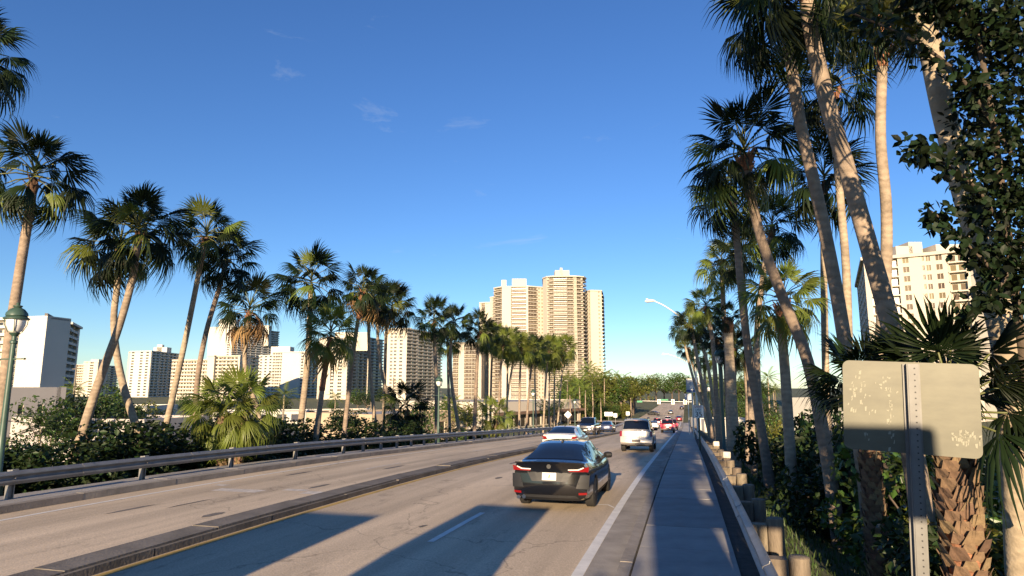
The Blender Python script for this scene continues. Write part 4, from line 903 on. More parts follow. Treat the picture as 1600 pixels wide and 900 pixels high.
# ------------------------------------------------------------------ vehicles
def curve(keys):
    xs = [k[0] for k in keys]; ys = [k[1] for k in keys]
    def f(y): return sum(float(np.interp(y + d, xs, ys)) for d in (-.07, -.035, 0, .035, .07)) / 5
    return f
class Car:
    def __init__(s, L, W, ZB, ZS, ZR, WR, gh, Rz, plan, wheels, wr, curv=.10, flare=0.0):
        s.L, s.W0, s.WR, s.gh, s.wheels, s.wr = L, W, WR, gh, wheels, wr
        s.ZB, s.ZS, s.ZRc, s.P, s.Rz, s.curv = curve(ZB), curve(ZS), curve(ZR), curve(plan), Rz, curv
    def Rf(s, x, z): return float(np.interp(z, [k[0] for k in s.Rz], [k[1] for k in s.Rz])) + s.curv * (abs(x) / s.W0) ** 3
    def ring(s, y):
        w_ = s.W0 * s.P(y); b = s.ZB(y); z = s.ZS(y); r = max(s.ZRc(y), z); h = z - b; g = min(1, (r - z) / s.gh); g = g * g * (3 - 2 * g)
        wr = w_ * .84 + (s.WR - w_ * .84) * g; cr = .025
        pts = [(0, b), (w_ * .80, b), (w_ * .93, b + .05), (w_ * .99, b + .2 * h), (w_, b + .46 * h), (w_ * .988, b + .70 * h), (w_ * .965, b + .88 * h), (w_ * .915, z)]
        zt = r - .065 * g
        for t in (.04, .52, 1.0): pts.append((w_ * .895 + (wr - w_ * .895) * (t ** 1.12), z + (zt - z) * t + .006 * (1 - t)))
        pts += [(wr * .93, r - .018 * g + .004), (wr * .58, r + cr * .75), (0, r + cr)]
        return pts
    def S(s, y, v, sg=1):
        rg = s.ring(y); v = max(0, min(len(rg) - 1 - 1e-6, v)); i = int(v); t = v - i
        x = rg[i][0] * (1 - t) + rg[i + 1][0] * t; z = rg[i][1] * (1 - t) + rg[i + 1][1] * t
        return Vector((x * sg, y + s.Rf(x, z) * max(0, 1 - y / .7) ** 1.5 - 0.0, z))
    def body(s, root, paintm, name="body"):
        ys = list(np.concatenate([np.linspace(0, .7, 16), np.linspace(.76, s.L - .5, 62), np.linspace(s.L - .45, s.L, 12)]))
        bm = bmesh.new(); rows = []
        for y in ys:
            fz = 1 - .0
            h = [s.S(y, i + 0.0) for i in range(14)]
            row = [bm.verts.new(p) for p in h] + [bm.verts.new((-p.x, p.y, p.z)) for p in h[12:0:-1]]
            rows.append(row)
        n = len(rows[0])
        for a, b in zip(rows[:-1], rows[1:]):
            for j in range(n): bm.faces.new((a[j], a[(j + 1) % n], b[(j + 1) % n], b[j]))
        def cap(row, flip, rear):
            prev = [row[0]]
            cols = 9; last = None
            for k in range(1, 13):
                rt, lf = row[k], row[n - k]; inner = [rt]
                for c in range(1, cols):
                    t = c / cols; x = rt.co.x * (1 - t) + lf.co.x * t; z = rt.co.z
                    y = s.Rf(x, z) if rear else rt.co.y + .12 * (1 - (x / max(.01, rt.co.x)) ** 2)
                    inner.append(bm.verts.new((x, y, z)))
                inner.append(lf)
                if last is None:
                    for c in range(cols): f = (row[0], inner[c], inner[c + 1]); bm.faces.new(f)
                else:
                    for c in range(cols): bm.faces.new((last[c], inner[c], inner[c + 1], last[c + 1]))
                last = inner
            for c in range(cols): bm.faces.new((last[c], row[13], last[c + 1]))
        cap(rows[0], 0, True); cap(rows[-1], 1, False)
        bmesh.ops.recalc_face_normals(bm, faces=bm.faces)
        me = bpy.data.meshes.new(name); bm.to_mesh(me); bm.free()
        me.materials.append(M[paintm]); me.materials.append(M['black'])
        o = link(name, me, root)
        cut = MB()
        for wy in s.wheels:
            for sg in (-1, 1): cut.tube([(sg * (s.W0 - .30), wy, s.wr + .01), (sg * (s.W0 + .2), wy, s.wr + .01)][::sg], s.wr + .055, 28, 0)
        cme = cut.mesh("cutter", 'black'); co = link("cutter", cme)
        md = o.modifiers.new("wells", 'BOOLEAN'); md.object = co; md.operation = 'DIFFERENCE'; md.solver = 'EXACT'
        try: md.material_mode = 'TRANSFER'
        except Exception: pass
        dg = bpy.context.evaluated_depsgraph_get(); me2 = bpy.data.meshes.new_from_object(o.evaluated_get(dg))
        o.modifiers.clear(); o.data = me2; bpy.data.objects.remove(co)
        me2.polygons.foreach_set("use_smooth", [True] * len(me2.polygons)); me2.set_sharp_from_angle(angle=R(38)); me2.update()
        return o
    def patch(s, root, name, m, ub, ut, v0, v1, sg=1, off=.006, na=10, nb=5, parent=None):
        g = MB(); pts = []
        for j in range(nb + 1):
            t = j / nb; v = v0 + (v1 - v0) * t
            for i in range(na + 1):
                a = i / na; u = (ub[0] * (1 - t) + ut[0] * t) * (1 - a) + (ub[1] * (1 - t) + ut[1] * t) * a
                p = s.S(u, v, sg); d1 = s.S(u + .02, v, sg) - s.S(u - .02, v, sg); d2 = s.S(u, min(12.99, v + .08), sg) - s.S(u, v - .08, sg)
                nn = d1.cross(d2) * (-sg)
                if nn.length > 0: nn.normalize()
                pts.append(p + nn * off * (1 if nn.dot(Vector((p.x, 0, .3))) > 0 else -1))
        b = len(g.v); g.v += [tuple(p) for p in pts]
        for j in range(nb):
            for i in range(na):
                q = (b + j * (na + 1) + i, b + j * (na + 1) + i + 1, b + (j + 1) * (na + 1) + i + 1, b + (j + 1) * (na + 1) + i)
                g.f.append(q if sg > 0 else q[::-1]); g.m.append(0)
        return g.build(name, m, parent or root, 179)
    def screen(s, root, name, m, u0, u1, vb, vt, off=.008, na=12, nb=7):
        """glass across the whole width on a sloping end of the cabin; u0,vb at its foot, u1,vt at its head"""
        g = MB()
        for j in range(nb + 1):
            t = j / nb; u = u0 + (u1 - u0) * t; vv = vb + (vt - vb) * t
            for i in range(na + 1):
                a = -1 + 2 * i / na; sg = 1 if a >= 0 else -1; v = 12.999 - (12.999 - vv) * abs(a)
                p = s.S(u, v, sg); sl = (s.S(u + .03, 12.9, 1).z - s.S(u - .03, 12.9, 1).z) / .06
                nn = Vector((0, -sl, 1)).normalized(); g.v.append(tuple(p + nn * off))
        n = na + 1
        for j in range(nb):
            for i in range(na): g.f.append((j * n + i, j * n + i + 1, (j + 1) * n + i + 1, (j + 1) * n + i)); g.m.append(0)
        return g.build(name, m, root, 179)
    def rear(s, root, name, m, quads, off=.010, th=.03, mirror=False, parent=None, nx=6, nz=2):
        g = MB()
        for q in quads:
            for sg in ((1, -1) if mirror else (1,)):
                b = len(g.v); (x0, z0), (x1, z1), (x2, z2), (x3, z3) = q
                for lay in (0, 1):
                    for j in range(nz + 1):
                        t = j / nz
                        for i in range(nx + 1):
                            a = i / nx; x = (x0 * (1 - a) + x1 * a) * (1 - t) + (x3 * (1 - a) + x2 * a) * t; z = (z0 * (1 - a) + z1 * a) * (1 - t) + (z3 * (1 - a) + z2 * a) * t
                            g.v.append((x * sg, s.Rf(x, z) - off + (th if lay else 0), z))
                n = nx + 1; k = n * (nz + 1)
                for j in range(nz):
                    for i in range(nx):
                        f = (b + j * n + i, b + j * n + i + 1, b + (j + 1) * n + i + 1, b + (j + 1) * n + i); g.f.append(f if sg > 0 else f[::-1]); g.m.append(0)
                ed = [j for j in range(n)] + [j * n + nx for j in range(1, nz + 1)] + [nz * n + nx - j for j in range(1, n)] + [(nz - j) * n for j in range(1, nz)]
                for a_, c_ in zip(ed, ed[1:] + ed[:1]):
                    f = (b + c_, b + a_, b + k + a_, b + k + c_); g.f.append(f if sg > 0 else f[::-1]); g.m.append(0)
        return g.build(name, m, parent or root)
    def fit_wheels(s, root, W=.225, spokes=10):
        r = s.wr; h = W / 2
        t = MB(); t.tube([(-h * .9, 0, 0), (-h, 0, 0), (-h * .8, 0, 0), (h * .8, 0, 0), (h, 0, 0), (h * .9, 0, 0)], [r * .67, r * .9, r, r, r * .9, r * .67], 28, 0, True); tm = t.mesh("tyre", 'rubber', 40)
        g = MB(); g.tube([(h * .3, 0, 0), (h * .88, 0, 0), (h * .95, 0, 0)], [r * .2, r * .2, r * .1], 12)
        for k in range(spokes // 2):
            rt = Matrix.Rotation(2 * math.pi * k / (spokes // 2), 3, 'X')
            g.box(tuple(rt @ Vector((h * .82, 0, r * .38))), (h * .25, r * .16, r * .62), 0, rt)
        g.tube([(h * .86, 0, 0), (h * .98, 0, 0)], [r * .71, r * .67], 28, 0, False)
        rm = g.mesh("rim", 'rim')
        for wy in s.wheels:
            for sg in (-1, 1):
                w_ = link("wheel", tm, root, (sg * (s.W0 * .985 - h), wy, r), (0, 0, 0 if sg > 0 else math.pi)); link("rim", rm, w_)
def place(root, x, y, heading=1, L=4.8):
    sl = (zr(y + L * .8) - zr(y + L * .2)) / (L * .6); root.location = (x, y, zr(y + L / 2) - sl * L / 2 + .004)
    if heading > 0: root.rotation_euler = (math.atan(sl), 0, 0)
    else: root.rotation_euler = (math.atan(sl), 0, 0)
def mirrors(c, root, y, z, m):
    for sg in (-1, 1):
        g = MB(); rg = c.ring(y); x0 = c.W0 * .9
        g.tube([(sg * (x0 - .04), y, z - .04), (sg * (x0 + .06), y - .02, z - .01)], [.035, .03], 8)
        g.tube([(sg * (x0 + .05), y - .06, z + .03), (sg * (x0 + .06), y - .04, z + .03), (sg * (x0 + .13), y, z + .035), (sg * (x0 + .22), y + .02, z + .03), (sg * (x0 + .235), y + .02, z + .03)], [.05, .075, .085, .07, .04], 10)
        g.build("side_mirror", m, root, 60)

def sedan(label, paintm, style, x, y, rz=0):
    root = thing("sedan_car", label, "car")
    c = Car(4.9, .92, [(0, .27), (.3, .23), (.8, .19), (4.2, .18), (4.9, .26)],
            [(0, 1.035), (.12, 1.055), (.5, 1.045), (.9, 1.0), (1.5, .955), (2.6, .93), (3.5, .955), (3.9, .94), (4.5, .84), (4.8, .70), (4.9, .60)],
            [(0, 1.0), (.50, 1.045), (.75, 1.135), (1.1, 1.27), (1.45, 1.375), (1.8, 1.43), (2.3, 1.45), (2.7, 1.435), (3.0, 1.37), (3.4, 1.19), (3.8, .98), (3.95, .9), (4.9, .5)],
            .595, .36, [(.2, .12), (.30, .02), (.45, -.025), (.58, -.035), (.68, -.02), (.80, .008), (.90, .012), (.98, -.01), (1.05, -.055)],
            [(0, .925), (.25, .955), (.8, .99), (1.2, 1), (3.8, 1), (4.4, .95), (4.75, .86), (4.9, .74)], (1.06, 3.88), .335, curv=.17)
    c.body(root, paintm)
    c.screen(root, "rear_window", 'carglass', .60, 1.50, 11.05, 10.75)
    c.screen(root, "windshield", 'carglass', 3.72, 2.82, 10.9, 10.7)
    for sg in (-1, 1):
        c.patch(root, "side_window", 'carglass', (1.42, 2.22), (1.62, 2.24), 8.15, 9.88, sg)
        c.patch(root, "side_window", 'carglass', (2.32, 3.38), (2.33, 2.88), 8.15, 9.88, sg)
        for u in (1.28, 2.27, 3.42): c.patch(root, "door_seam", 'black', (u, u + .012), (u + .05, u + .062), 2.5, 7.6, sg, .003, 1, 6)
        c.patch(root, "side_skirt", 'black', (1.5, 3.45), (1.5, 3.45), 1.2, 2.7, sg, .012, 8, 2)
        for u in (1.5, 2.45): c.patch(root, "door_handle", paintm, (u, u + .2), (u, u + .2), 6.0, 6.35, sg, .025, 3, 2)
    mirrors(c, root, 3.22, 1.0, 'black')
    if style == 'a':
        c.rear(root, "tail_light", 'lamp_red', [((.44, .875), (.78, .872), (.83, .945), (.46, .905)), ((.68, .89), (.87, .865), (.89, .985), (.72, .955))], mirror=True)
        c.rear(root, "light_strip", 'lamp_clear', [((.43, .905), (.66, .905), (.66, .93), (.43, .925)), ((.66, .905), (.78, .955), (.77, .975), (.65, .93))], .016, mirror=True)
        c.rear(root, "trunk_recess", 'black', [((-.40, .655), (.40, .655), (.52, .85), (-.52, .85))], .004, .01, nz=3)
        c.rear(root, "bumper_vent", 'black', [((.60, .52), (.88, .50), (.90, .80), (.70, .80))], .003, .01, mirror=True)
        c.rear(root, "diffuser", 'black', [((-.72, .24), (.72, .24), (.60, .36), (-.60, .36))], .006, .02)
        c.rear(root, "bumper_reflector", 'lamp_red', [((.66, .375), (.84, .38), (.84, .43), (.66, .425))], .014, mirror=True)
        for k, xx in enumerate((-.70, -.60)):
            g = MB(); g.tube([(xx, -.05 + .09 * k, .30), (xx, .2, .31)], .045, 12); g.build("exhaust_tip", 'chrome', root, 60)
        pl = c.rear(root, "number_plate", 'plate', [((-.16, .685), (.16, .685), (.16, .845), (-.16, .845))], .014, .01)
        c.rear(root, "plate_mark", 'orange', [((-.02, .74), (.01, .72), (.03, .80), (-.01, .80))], .018, .004, parent=pl)
        g = MB(); g.tube([(.0, -.055, .985), (.0, -.03, .985)], .05, 14); e = g.build("emblem", 'black', root, 60)
        # lip spoiler and roof fin
        g = MB(); n = 12
        for i in range(n + 1):
            xx = -.80 + 1.6 * i / n; yb = c.Rf(xx, 1.05) + .14
            g.v += [(xx, yb, 1.055 - .02 * abs(xx) ** 2), (xx, yb - .20, 1.095 - .035 * abs(xx) ** 2), (xx, yb - .19, 1.06 - .035 * abs(xx) ** 2)]
        for i in range(n):
            b = i * 3
            for q in ((0, 1, 4, 3), (1, 2, 5, 4), (2, 0, 3, 5)): g.f.append(tuple(b + k for k in q)); g.m.append(0)
        g.build("lip_spoiler", paintm, root, 50)
    else:
        c.rear(root, "tail_light", 'lamp_red', [((.60, .85), (.78, .83), (.90, .98), (.66, .96))], mirror=True)
        c.rear(root, "tail_light_housing", 'black', [((.56, .83), (.80, .80), (.89, .86), (.62, .87))], .006, mirror=True)
        c.rear(root, "number_plate", 'plate', [((-.16, .55), (.16, .55), (.16, .70), (-.16, .70))], .014, .01)
        c.rear(root, "diffuser", 'black', [((-.75, .24), (.75, .24), (.65, .34), (-.65, .34))], .006, .02)
        c.rear(root, "trunk_seam", 'black', [((-.58, .80), (.58, .80), (.58, .808), (-.58, .808))], .003, .004)
    g = MB(); zt = c.S(1.75, 12.9).z; g.face([(-.03, 1.62, zt - .03), (.03, 1.62, zt - .03), (0, 1.66, zt + .075)]); g.face([(.03, 1.62, zt - .03), (.03, 1.86, zt - .0), (0, 1.66, zt + .075)]); g.face([(-.03, 1.86, zt), (-.03, 1.62, zt - .03), (0, 1.66, zt + .075)])
    g.build("roof_fin", 'black', root)
    c.fit_wheels(root)
    place(root, x, y, 1, 4.9); root.rotation_euler.z = rz
    return root

def suv(label, paintm, x, y, detail=True, lights='lamp_red', name="sport_utility_car", tall=1.0):
    root = thing(name, label, "car")
    c = Car(4.7, .93, [(0, .42), (.3, .36), (.8, .30), (4.2, .30), (4.7, .38)],
            [(0, 1.13), (.3, 1.13), (2.5, 1.11), (3.4, 1.13), (3.7, 1.13), (4.4, 1.04), (4.65, .90), (4.7, .82)],
            [(0, 1.12), (.04, 1.16), (.16, 1.42), (.30, 1.70), (.42, 1.79), (.6, 1.82), (2.6, 1.85), (2.85, 1.80), (3.2, 1.55), (3.6, 1.2), (3.75, 1.1), (4.7, .8)],
            .69, .55, [(.3, .10), (.42, -.06), (.62, -.10), (.66, -.03), (.9, .01), (1.1, .03), (1.2, .04), (1.8, .10)],
            [(0, .955), (.2, .975), (.8, 1), (3.9, 1), (4.4, .96), (4.7, .84)], (.98, 3.68), .385, curv=.10)
    c.body(root, paintm)
    c.screen(root, "rear_window", 'carglass', .075, .335, 10.2, 10.35, .012)
    c.screen(root, "windshield", 'carglass', 3.55, 2.86, 10.6, 10.5)
    for sg in (-1, 1):
        c.patch(root, "side_window", 'carglass', (.42, 1.28), (.52, 1.28), 8.15, 9.9, sg)
        c.patch(root, "side_window", 'carglass', (1.36, 2.22), (1.36, 2.22), 8.15, 9.9, sg)
        c.patch(root, "side_window", 'carglass', (2.30, 3.28), (2.30, 2.84), 8.15, 9.9, sg)
        for u in (1.32, 2.26, 3.36): c.patch(root, "door_seam", 'black', (u, u + .012), (u, u + .012), 2.5, 7.6, sg, .003, 1, 6)
        g = MB(); g.tube([(sg * .62, .55, 1.86), (sg * .63, .8, 1.92), (sg * .63, 2.3, 1.93), (sg * .62, 2.55, 1.87)], .022, 6); g.build("roof_rail", 'black' if detail else paintm, root, 60)
    mirrors(c, root, 3.15, 1.2, 'black')
    c.rear(root, "tail_light", lights, [((.79, .86), (.925, .86), (.90, 1.16), (.78, 1.16))], .02, .05, mirror=True)
    pl = c.rear(root, "number_plate", 'plate', [((-.17, .70), (.17, .70), (.17, .83), (-.17, .83))], .03, .02)
    if detail:
        c.rear(root, "tailgate_seam", 'black', [((-.74, .84), (-.73, .84), (-.73, 1.14), (-.74, 1.14)), ((.73, .84), (.74, .84), (.74, 1.14), (.73, 1.14)), ((-.74, .85), (.74, .85), (.74, .858), (-.74, .858))], .003, .004)
        c.rear(root, "bumper_trim", 'greyslab', [((-.88, .42), (.88, .42), (.86, .52), (-.86, .52)), ((-.24, .55), (.24, .55), (.24, .70), (-.24, .70))], .012, .03)
        g = MB(); g.bx(-.05, .05, -.16, .1, .38, .46); g.tube([(-.5, .0, .40), (.5, .0, .40)], .03, 8); g.build("tow_hitch", 'black', root)
        c.rear(root, "tailgate_badge", 'chrome', [((-.06, 1.0), (.06, 1.0), (.06, 1.06), (-.06, 1.06))], .012, .008)
        c.rear(root, "wiper", 'black', [((-.3, 1.15), (.05, 1.15), (.05, 1.165), (-.3, 1.165))], .03, .02)
    c.rear(root, "high_brake_light", lights, [((-.12, 1.735), (.12, 1.735), (.12, 1.76), (-.12, 1.76))], -.10, .05)
    c.fit_wheels(root, .25)
    place(root, x, y, 1, 4.7)
    return root

def pickup(label, x, y):
    root = thing("pickup_truck", label, "pickup")
    c = Car(5.8, .99, [(0, .45), (.4, .40), (5.6, .45), (5.8, .5)],
            [(0, 1.05), (.08, 1.14), (.3, 1.17), (1.5, 1.24), (3.9, 1.25), (4.0, 1.32), (5.75, 1.33), (5.8, 1.3)],
            [(0, 1.0), (1.35, 1.22), (1.6, 1.42), (2.0, 1.78), (2.25, 1.90), (2.6, 1.93), (3.6, 1.92), (3.85, 1.84), (3.98, 1.34), (4.1, 1.2), (5.8, 1.2)],
            .70, .5, [(.3, .15), (.45, -.02), (.6, -.06), (.66, -.02), (.8, .0), (1.0, .02), (1.15, .08), (1.9, .2)],
            [(0, .95), (.3, .99), (.8, 1), (5.8, 1)], (1.0, 4.65), .42, curv=.14)
    c.body(root, 'p_black')
    c.screen(root, "windshield", 'carglass', 1.48, 2.12, 10.5, 10.5)
    for sg in (-1, 1):
        c.patch(root, "side_window", 'carglass', (1.75, 2.75), (2.2, 2.75), 8.15, 9.9, sg); c.patch(root, "side_window", 'carglass', (2.85, 3.75), (2.85, 3.7), 8.15, 9.9, sg)
    c.rear(root, "grille", 'sign_black', [((-.62, .74), (.62, .74), (.62, 1.04), (-.62, 1.04))], .012, .03)
    c.rear(root, "grille_bar", 'chrome', [((-.60, .87), (.60, .87), (.60, .90), (-.60, .90)), ((-.62, 1.035), (.62, 1.035), (.62, 1.06), (-.62, 1.06))], .02, .03)
    c.rear(root, "headlight", 'lamp_clear', [((.66, .86), (.92, .86), (.92, 1.06), (.66, 1.06))], .02, .05, mirror=True)
    c.rear(root, "fog_light", 'lamp_clear', [((.68, .66), (.86, .66), (.86, .74), (.68, .74))], .02, .05, mirror=True)
    c.rear(root, "bumper", 'chrome', [((-.9, .48), (.9, .48), (.9, .58), (-.9, .58))], .03, .05); c.rear(root, "number_plate", 'plate', [((-.16, .5), (.16, .5), (.16, .62), (-.16, .62))], .045, .01)
    mirrors(c, root, 1.75, 1.3, 'black'); c.fit_wheels(root, .28)
    place(root, x, y, 1, 5.8); return root

sedan("black sedan with white plate and red angular tail lights, nearest car in the right lane", 'p_black', 'a', -3.06, 14.65)
sedan("white sedan just ahead of the black one, in the left lane", 'p_white', 'b', -6.1, 31.6)
suv("silver boxy four-wheel-drive ahead in the right lane with dark rear window", 'p_silver', -2.82, 37.6)
pickup("black pickup truck coming towards the viewer in the left carriageway", -10.75, 71.0)
suv("red sport utility car ahead of the silver one, brake lights on", 'p_red', -2.6, 91.5, True, 'brake_on')
suv("dark sport utility car partly hidden behind the silver one, left lane", 'p_grey', -6.3, 100, False)
sedan("dark blue sedan behind the silver car's left edge, in the left carriageway", 'p_blue', 'b', -10.6, 88)
sedan("white sedan in the queue left of the red car, brake lights showing", 'p_white', 'b', -6.0, 124)
suv("white van-like car waiting at the junction beyond the red car", 'p_white', -4.6, 168, False, 'brake_on')
sedan("red sedan at the right of the queue near the junction", 'p_red', 'b', -2.2, 190)
suv("second red sport utility car hidden behind the first red one", 'p_red', -2.4, 112, False, 'brake_on')
suv("maroon car in the left lane queue beyond the white sedan", 'p_red', -6.3, 146, False, 'brake_on')
for i, (xx, yy, rz, pm, ds) in enumerate([(-9.5, 236, .9, 'p_grey', "dark car crossing the far junction"), (-5.5, 246, .1, 'p_grey', "grey car beyond the junction beside the crossing car"), (-2.0, 300, 0, 'p_black', "black car far up the road under the trees")]):
    sedan(ds, pm, 'b', xx, yy, rz)

# two box vans passing beside the viewer, outside the picture: their shadows lie on the near lanes
def box_van(label, x, yfront):
    root = thing("delivery_van", label, "van", (x, yfront, zr(yfront - 3)))
    g = MB(); g.prism([(-.88, -6.5), (.88, -6.5), (.88, -1.9), (-.88, -1.9)], .75, 3.4); g.build("cargo_box", 'p_white', root)
    g = MB(); sec = [(-1.88, .5), (-.25, .5), (0, .7), (0, 1.1), (-.55, 1.35), (-1.1, 2.15), (-1.88, 2.2)]; n = len(sec)
    g.v = [(-.86, a, b) for a, b in sec] + [(.86, a, b) for a, b in sec]
    g.f = [tuple(range(n))[::-1], tuple(range(n, 2 * n))] + [(i, (i + 1) % n, n + (i + 1) % n, n + i) for i in range(n)]; g.m = [0] * len(g.f); g.build("cab", 'p_white', root)
    g = MB(); g.face([(-.85, -.56, 1.385), (.85, -.56, 1.385), (.8, -1.06, 2.12), (-.8, -1.06, 2.12)]); g.build("windshield", 'carglass', root)
    g = MB(); g.bx(-.9, .9, -6.4, -.3, .42, .6); g.build("chassis", 'black', root)
    for wy in (-.95, -5.2):
        for sg in (-1, 1): g = MB(); g.tube([(sg * .62, wy, .4), (sg * .85, wy, .4)][::sg], .4, 20); g.build("wheel", 'rubber', root, 40)
box_van("white delivery van passing beside the viewer in the right lane, out of the picture", -3.15, 1.4)
box_van("white delivery van passing beside the viewer in the left lane, out of the picture", -6.5, -.4)

# ------------------------------------------------------------------ street furniture
def text(name, body, size, loc, m, parent, rot=(R(90), 0, 0), ext=.002, align='CENTER'):
    cu = bpy.data.curves.new(name, 'FONT'); cu.body = body; cu.size = size; cu.align_x = align; cu.align_y = 'CENTER'; cu.extrude = ext
    o = bpy.data.objects.new(name, cu); COL.objects.link(o); dg = bpy.context.evaluated_depsgraph_get()
    me = bpy.data.meshes.new_from_object(o.evaluated_get(dg)); bpy.data.objects.remove(o); me.materials.clear(); me.materials.append(M[m])
    return link(name, me, parent, loc, rot)
def rounded(w_, h, r, n=5):
    pts = []
    for cx, cz, a0 in ((w_ / 2 - r, -h / 2 + r, -90), (w_ / 2 - r, h / 2 - r, 0), (-w_ / 2 + r, h / 2 - r, 90), (-w_ / 2 + r, -h / 2 + r, 180)):
        for k in range(n + 1): a = R(a0 + 90 * k / n); pts.append((cx + r * math.cos(a), cz + r * math.sin(a)))
    return pts
def plate_mesh(name, pts, th, m):
    g = MB(); n = len(pts); g.v = [(x, -th / 2, z) for x, z in pts] + [(x, th / 2, z) for x, z in pts]
    g.f = [tuple(range(n)), tuple(range(2 * n - 1, n - 1, -1))] + [((i + 1) % n, i, n + i, n + (i + 1) % n) for i in range(n)]; g.m = [0] * len(g.f)
    return g.mesh(name, m)
# near blank sign seen from the back
def blank_sign(label, px, D, tilt):
    top = at(px, 637, D); root = thing("road_sign", label, "sign", (top.x, top.y, zg(top.x, top.y) - .1), R(-8))
    zc = top.z - root.location.z
    pan = link("panel", plate_mesh("panel", rounded(.82, .625, .045), .006, 'sign_back'), root, (0, .045, zc), (0, R(tilt), 0))
    # perforated channel post
    g = MB(); h0, h1 = -.3, zc + .30; w_ = .034
    g.bx(-w_, -w_ + .008, -.02, .035, h0, h1); g.bx(w_ - .008, w_, -.02, .035, h0, h1); g.bx(-w_ - .018, -w_ + .008, .028, .0365, h0, h1); g.bx(w_ - .008, w_ + .018, .028, .0365, h0, h1); g.bx(-w_ + .008, w_ - .008, -.024, -.016, h0, h1)
    p = g.build("post", 'post_steel', root); p.rotation_euler = (0, R(tilt * .8), 0)
    p.location = (-.095, 0, 0)
    g = MB(); z = h1 - .03
    while z > h1 - 2.4:
        g.tube([(0.012, -.0245, z), (0.012, -.0262, z)], .0055, 8); z -= .0254 * 1.6
    g.build("post_hole", 'black', p); 
    g = MB(); rnd = random.Random(3)
    def smear(cx, cz, w_, h, n):
        for _ in range(n):
            x, z = rnd.gauss(cx, w_), rnd.gauss(cz, h); a = rnd.uniform(.002, .009); b = rnd.uniform(.003, .016); k = rnd.uniform(-.006, .006)
            g.face([(x - a, -.0042, z - b), (x + a * .6, -.0042, z - b + k), (x + a, -.0042, z + b), (x - a * .7 + k, -.0042, z + b * .7)])
    smear(-.33, .11, .03, .07, 26); smear(-.14, .13, .035, .04, 14); smear(-.12, -.08, .012, .10, 22); smear(.32, -.18, .045, .022, 46); smear(-.30, .0, .05, .05, 8); smear(-.27, -.22, .012, .02, 5)
    stuff(g.build("sticker_residue", 'residue', pan))
    return root
blank_sign("blank back of a large road sign on a perforated steel post, right foreground", 1423, 4.4, 3.0)
# a second sign further back on the verge: its shadow falls on the near one
s2 = blank_sign("blank-backed road sign behind the viewer, out of the picture", 1423, 4.4, 0)
s2.location = Vector((1.62, -2.2, 1.02))

def sign(name, label, px, py, D, w_, h, m, r=.04, post_m='galv', diamond=False, pr=.03, face=None, back_z=None, cat="sign"):
    c = at(px, py, D); gz_ = zr(c.y) if -15.9 < c.x < 1.3 else zg(c.x, c.y); root = thing(name, label, cat, (c.x, c.y, gz_)); zc = c.z - gz_
    pts = [(0, -h / 2), (w_ / 2, 0), (0, h / 2), (-w_ / 2, 0)] if diamond else rounded(w_, h, r)
    link("panel", plate_mesh("panel", pts, .006, m), root, (0, -.05, zc)); g = MB(); g.tube([(0, 0, -.3), (0, 0, zc + h * .45)], pr, 8); g.build("post", post_m, root, 60)
    return root, zc
r_, zc = sign("speed_limit_sign", "white speed limit 35 sign beside the right sidewalk", 1091.5, 643, 37, .58, .73, 'sign_white', pr=.055, post_m='green_paint')
fr = MB(); 
for a in ((-.285, .285, .355, .365), (-.285, .285, -.365, -.355)): fr.bx(a[0], a[1], -.0565, -.0545, a[2], a[3])
for a in (-.285, .275): fr.bx(a, a + .01, -.0565, -.0545, -.355, .355)
b_ = fr.build("border", 'sign_black', r_); b_.location = (0, 0, zc)
text("lettering", "SPEED", .17, (0, -.056, zc + .25), 'sign_red', r_); text("lettering", "LIMIT", .15, (0, -.056, zc + .09), 'sign_black', r_); text("numerals", "35", .42, (0, -.056, zc - .17), 'sign_black', r_)
r_, zc = sign("banner_sign", "grey and blue banner on a pale pole above the right sidewalk", 1081, 602.5, 62, 1.06, 1.25, 'sign_grey', r=.01, pr=.07, post_m='pole_w')
g = MB(); g.bx(-.53, .53, -.058, -.054, -.62, -.42); b_ = g.build("blue_band", 'sign_blue', r_); b_.location = (0, 0, zc); text("numerals", "250", .46, (.08, -.056, zc - .12), 'opal', r_)
g = MB(); g.bx(-.55, .55, -.09, .0, .61, .66); g.bx(-.55, .55, -.09, .0, -.66, -.61); b_ = g.build("banner_arm", 'pole_w', r_); b_.location = (0, 0, zc)
sign("banner_sign", "small pale grey banner below the large one on the right", 1075, 620, 74, .75, .75, 'sign_grey', r=.01, pr=.05, post_m='pole_w')
sign("warning_sign", "pale diamond sign back beside the left guardrail end", 887.5, 648, 66, .78, .78, 'sign_white', diamond=True)
sign("road_sign", "wide pale sign back at the left kerb before the junction", 951, 647, 118, 1.5, .75, 'sign_white', pr=.05)
sign("road_sign", "smaller pale sign just right of the wide sign back", 961.5, 649, 132, .75, .8, 'sign_white', pr=.05)
sign("road_sign", "small square white sign nearest the road on the left", 981, 646, 128, .72, .72, 'sign_white', pr=.05)

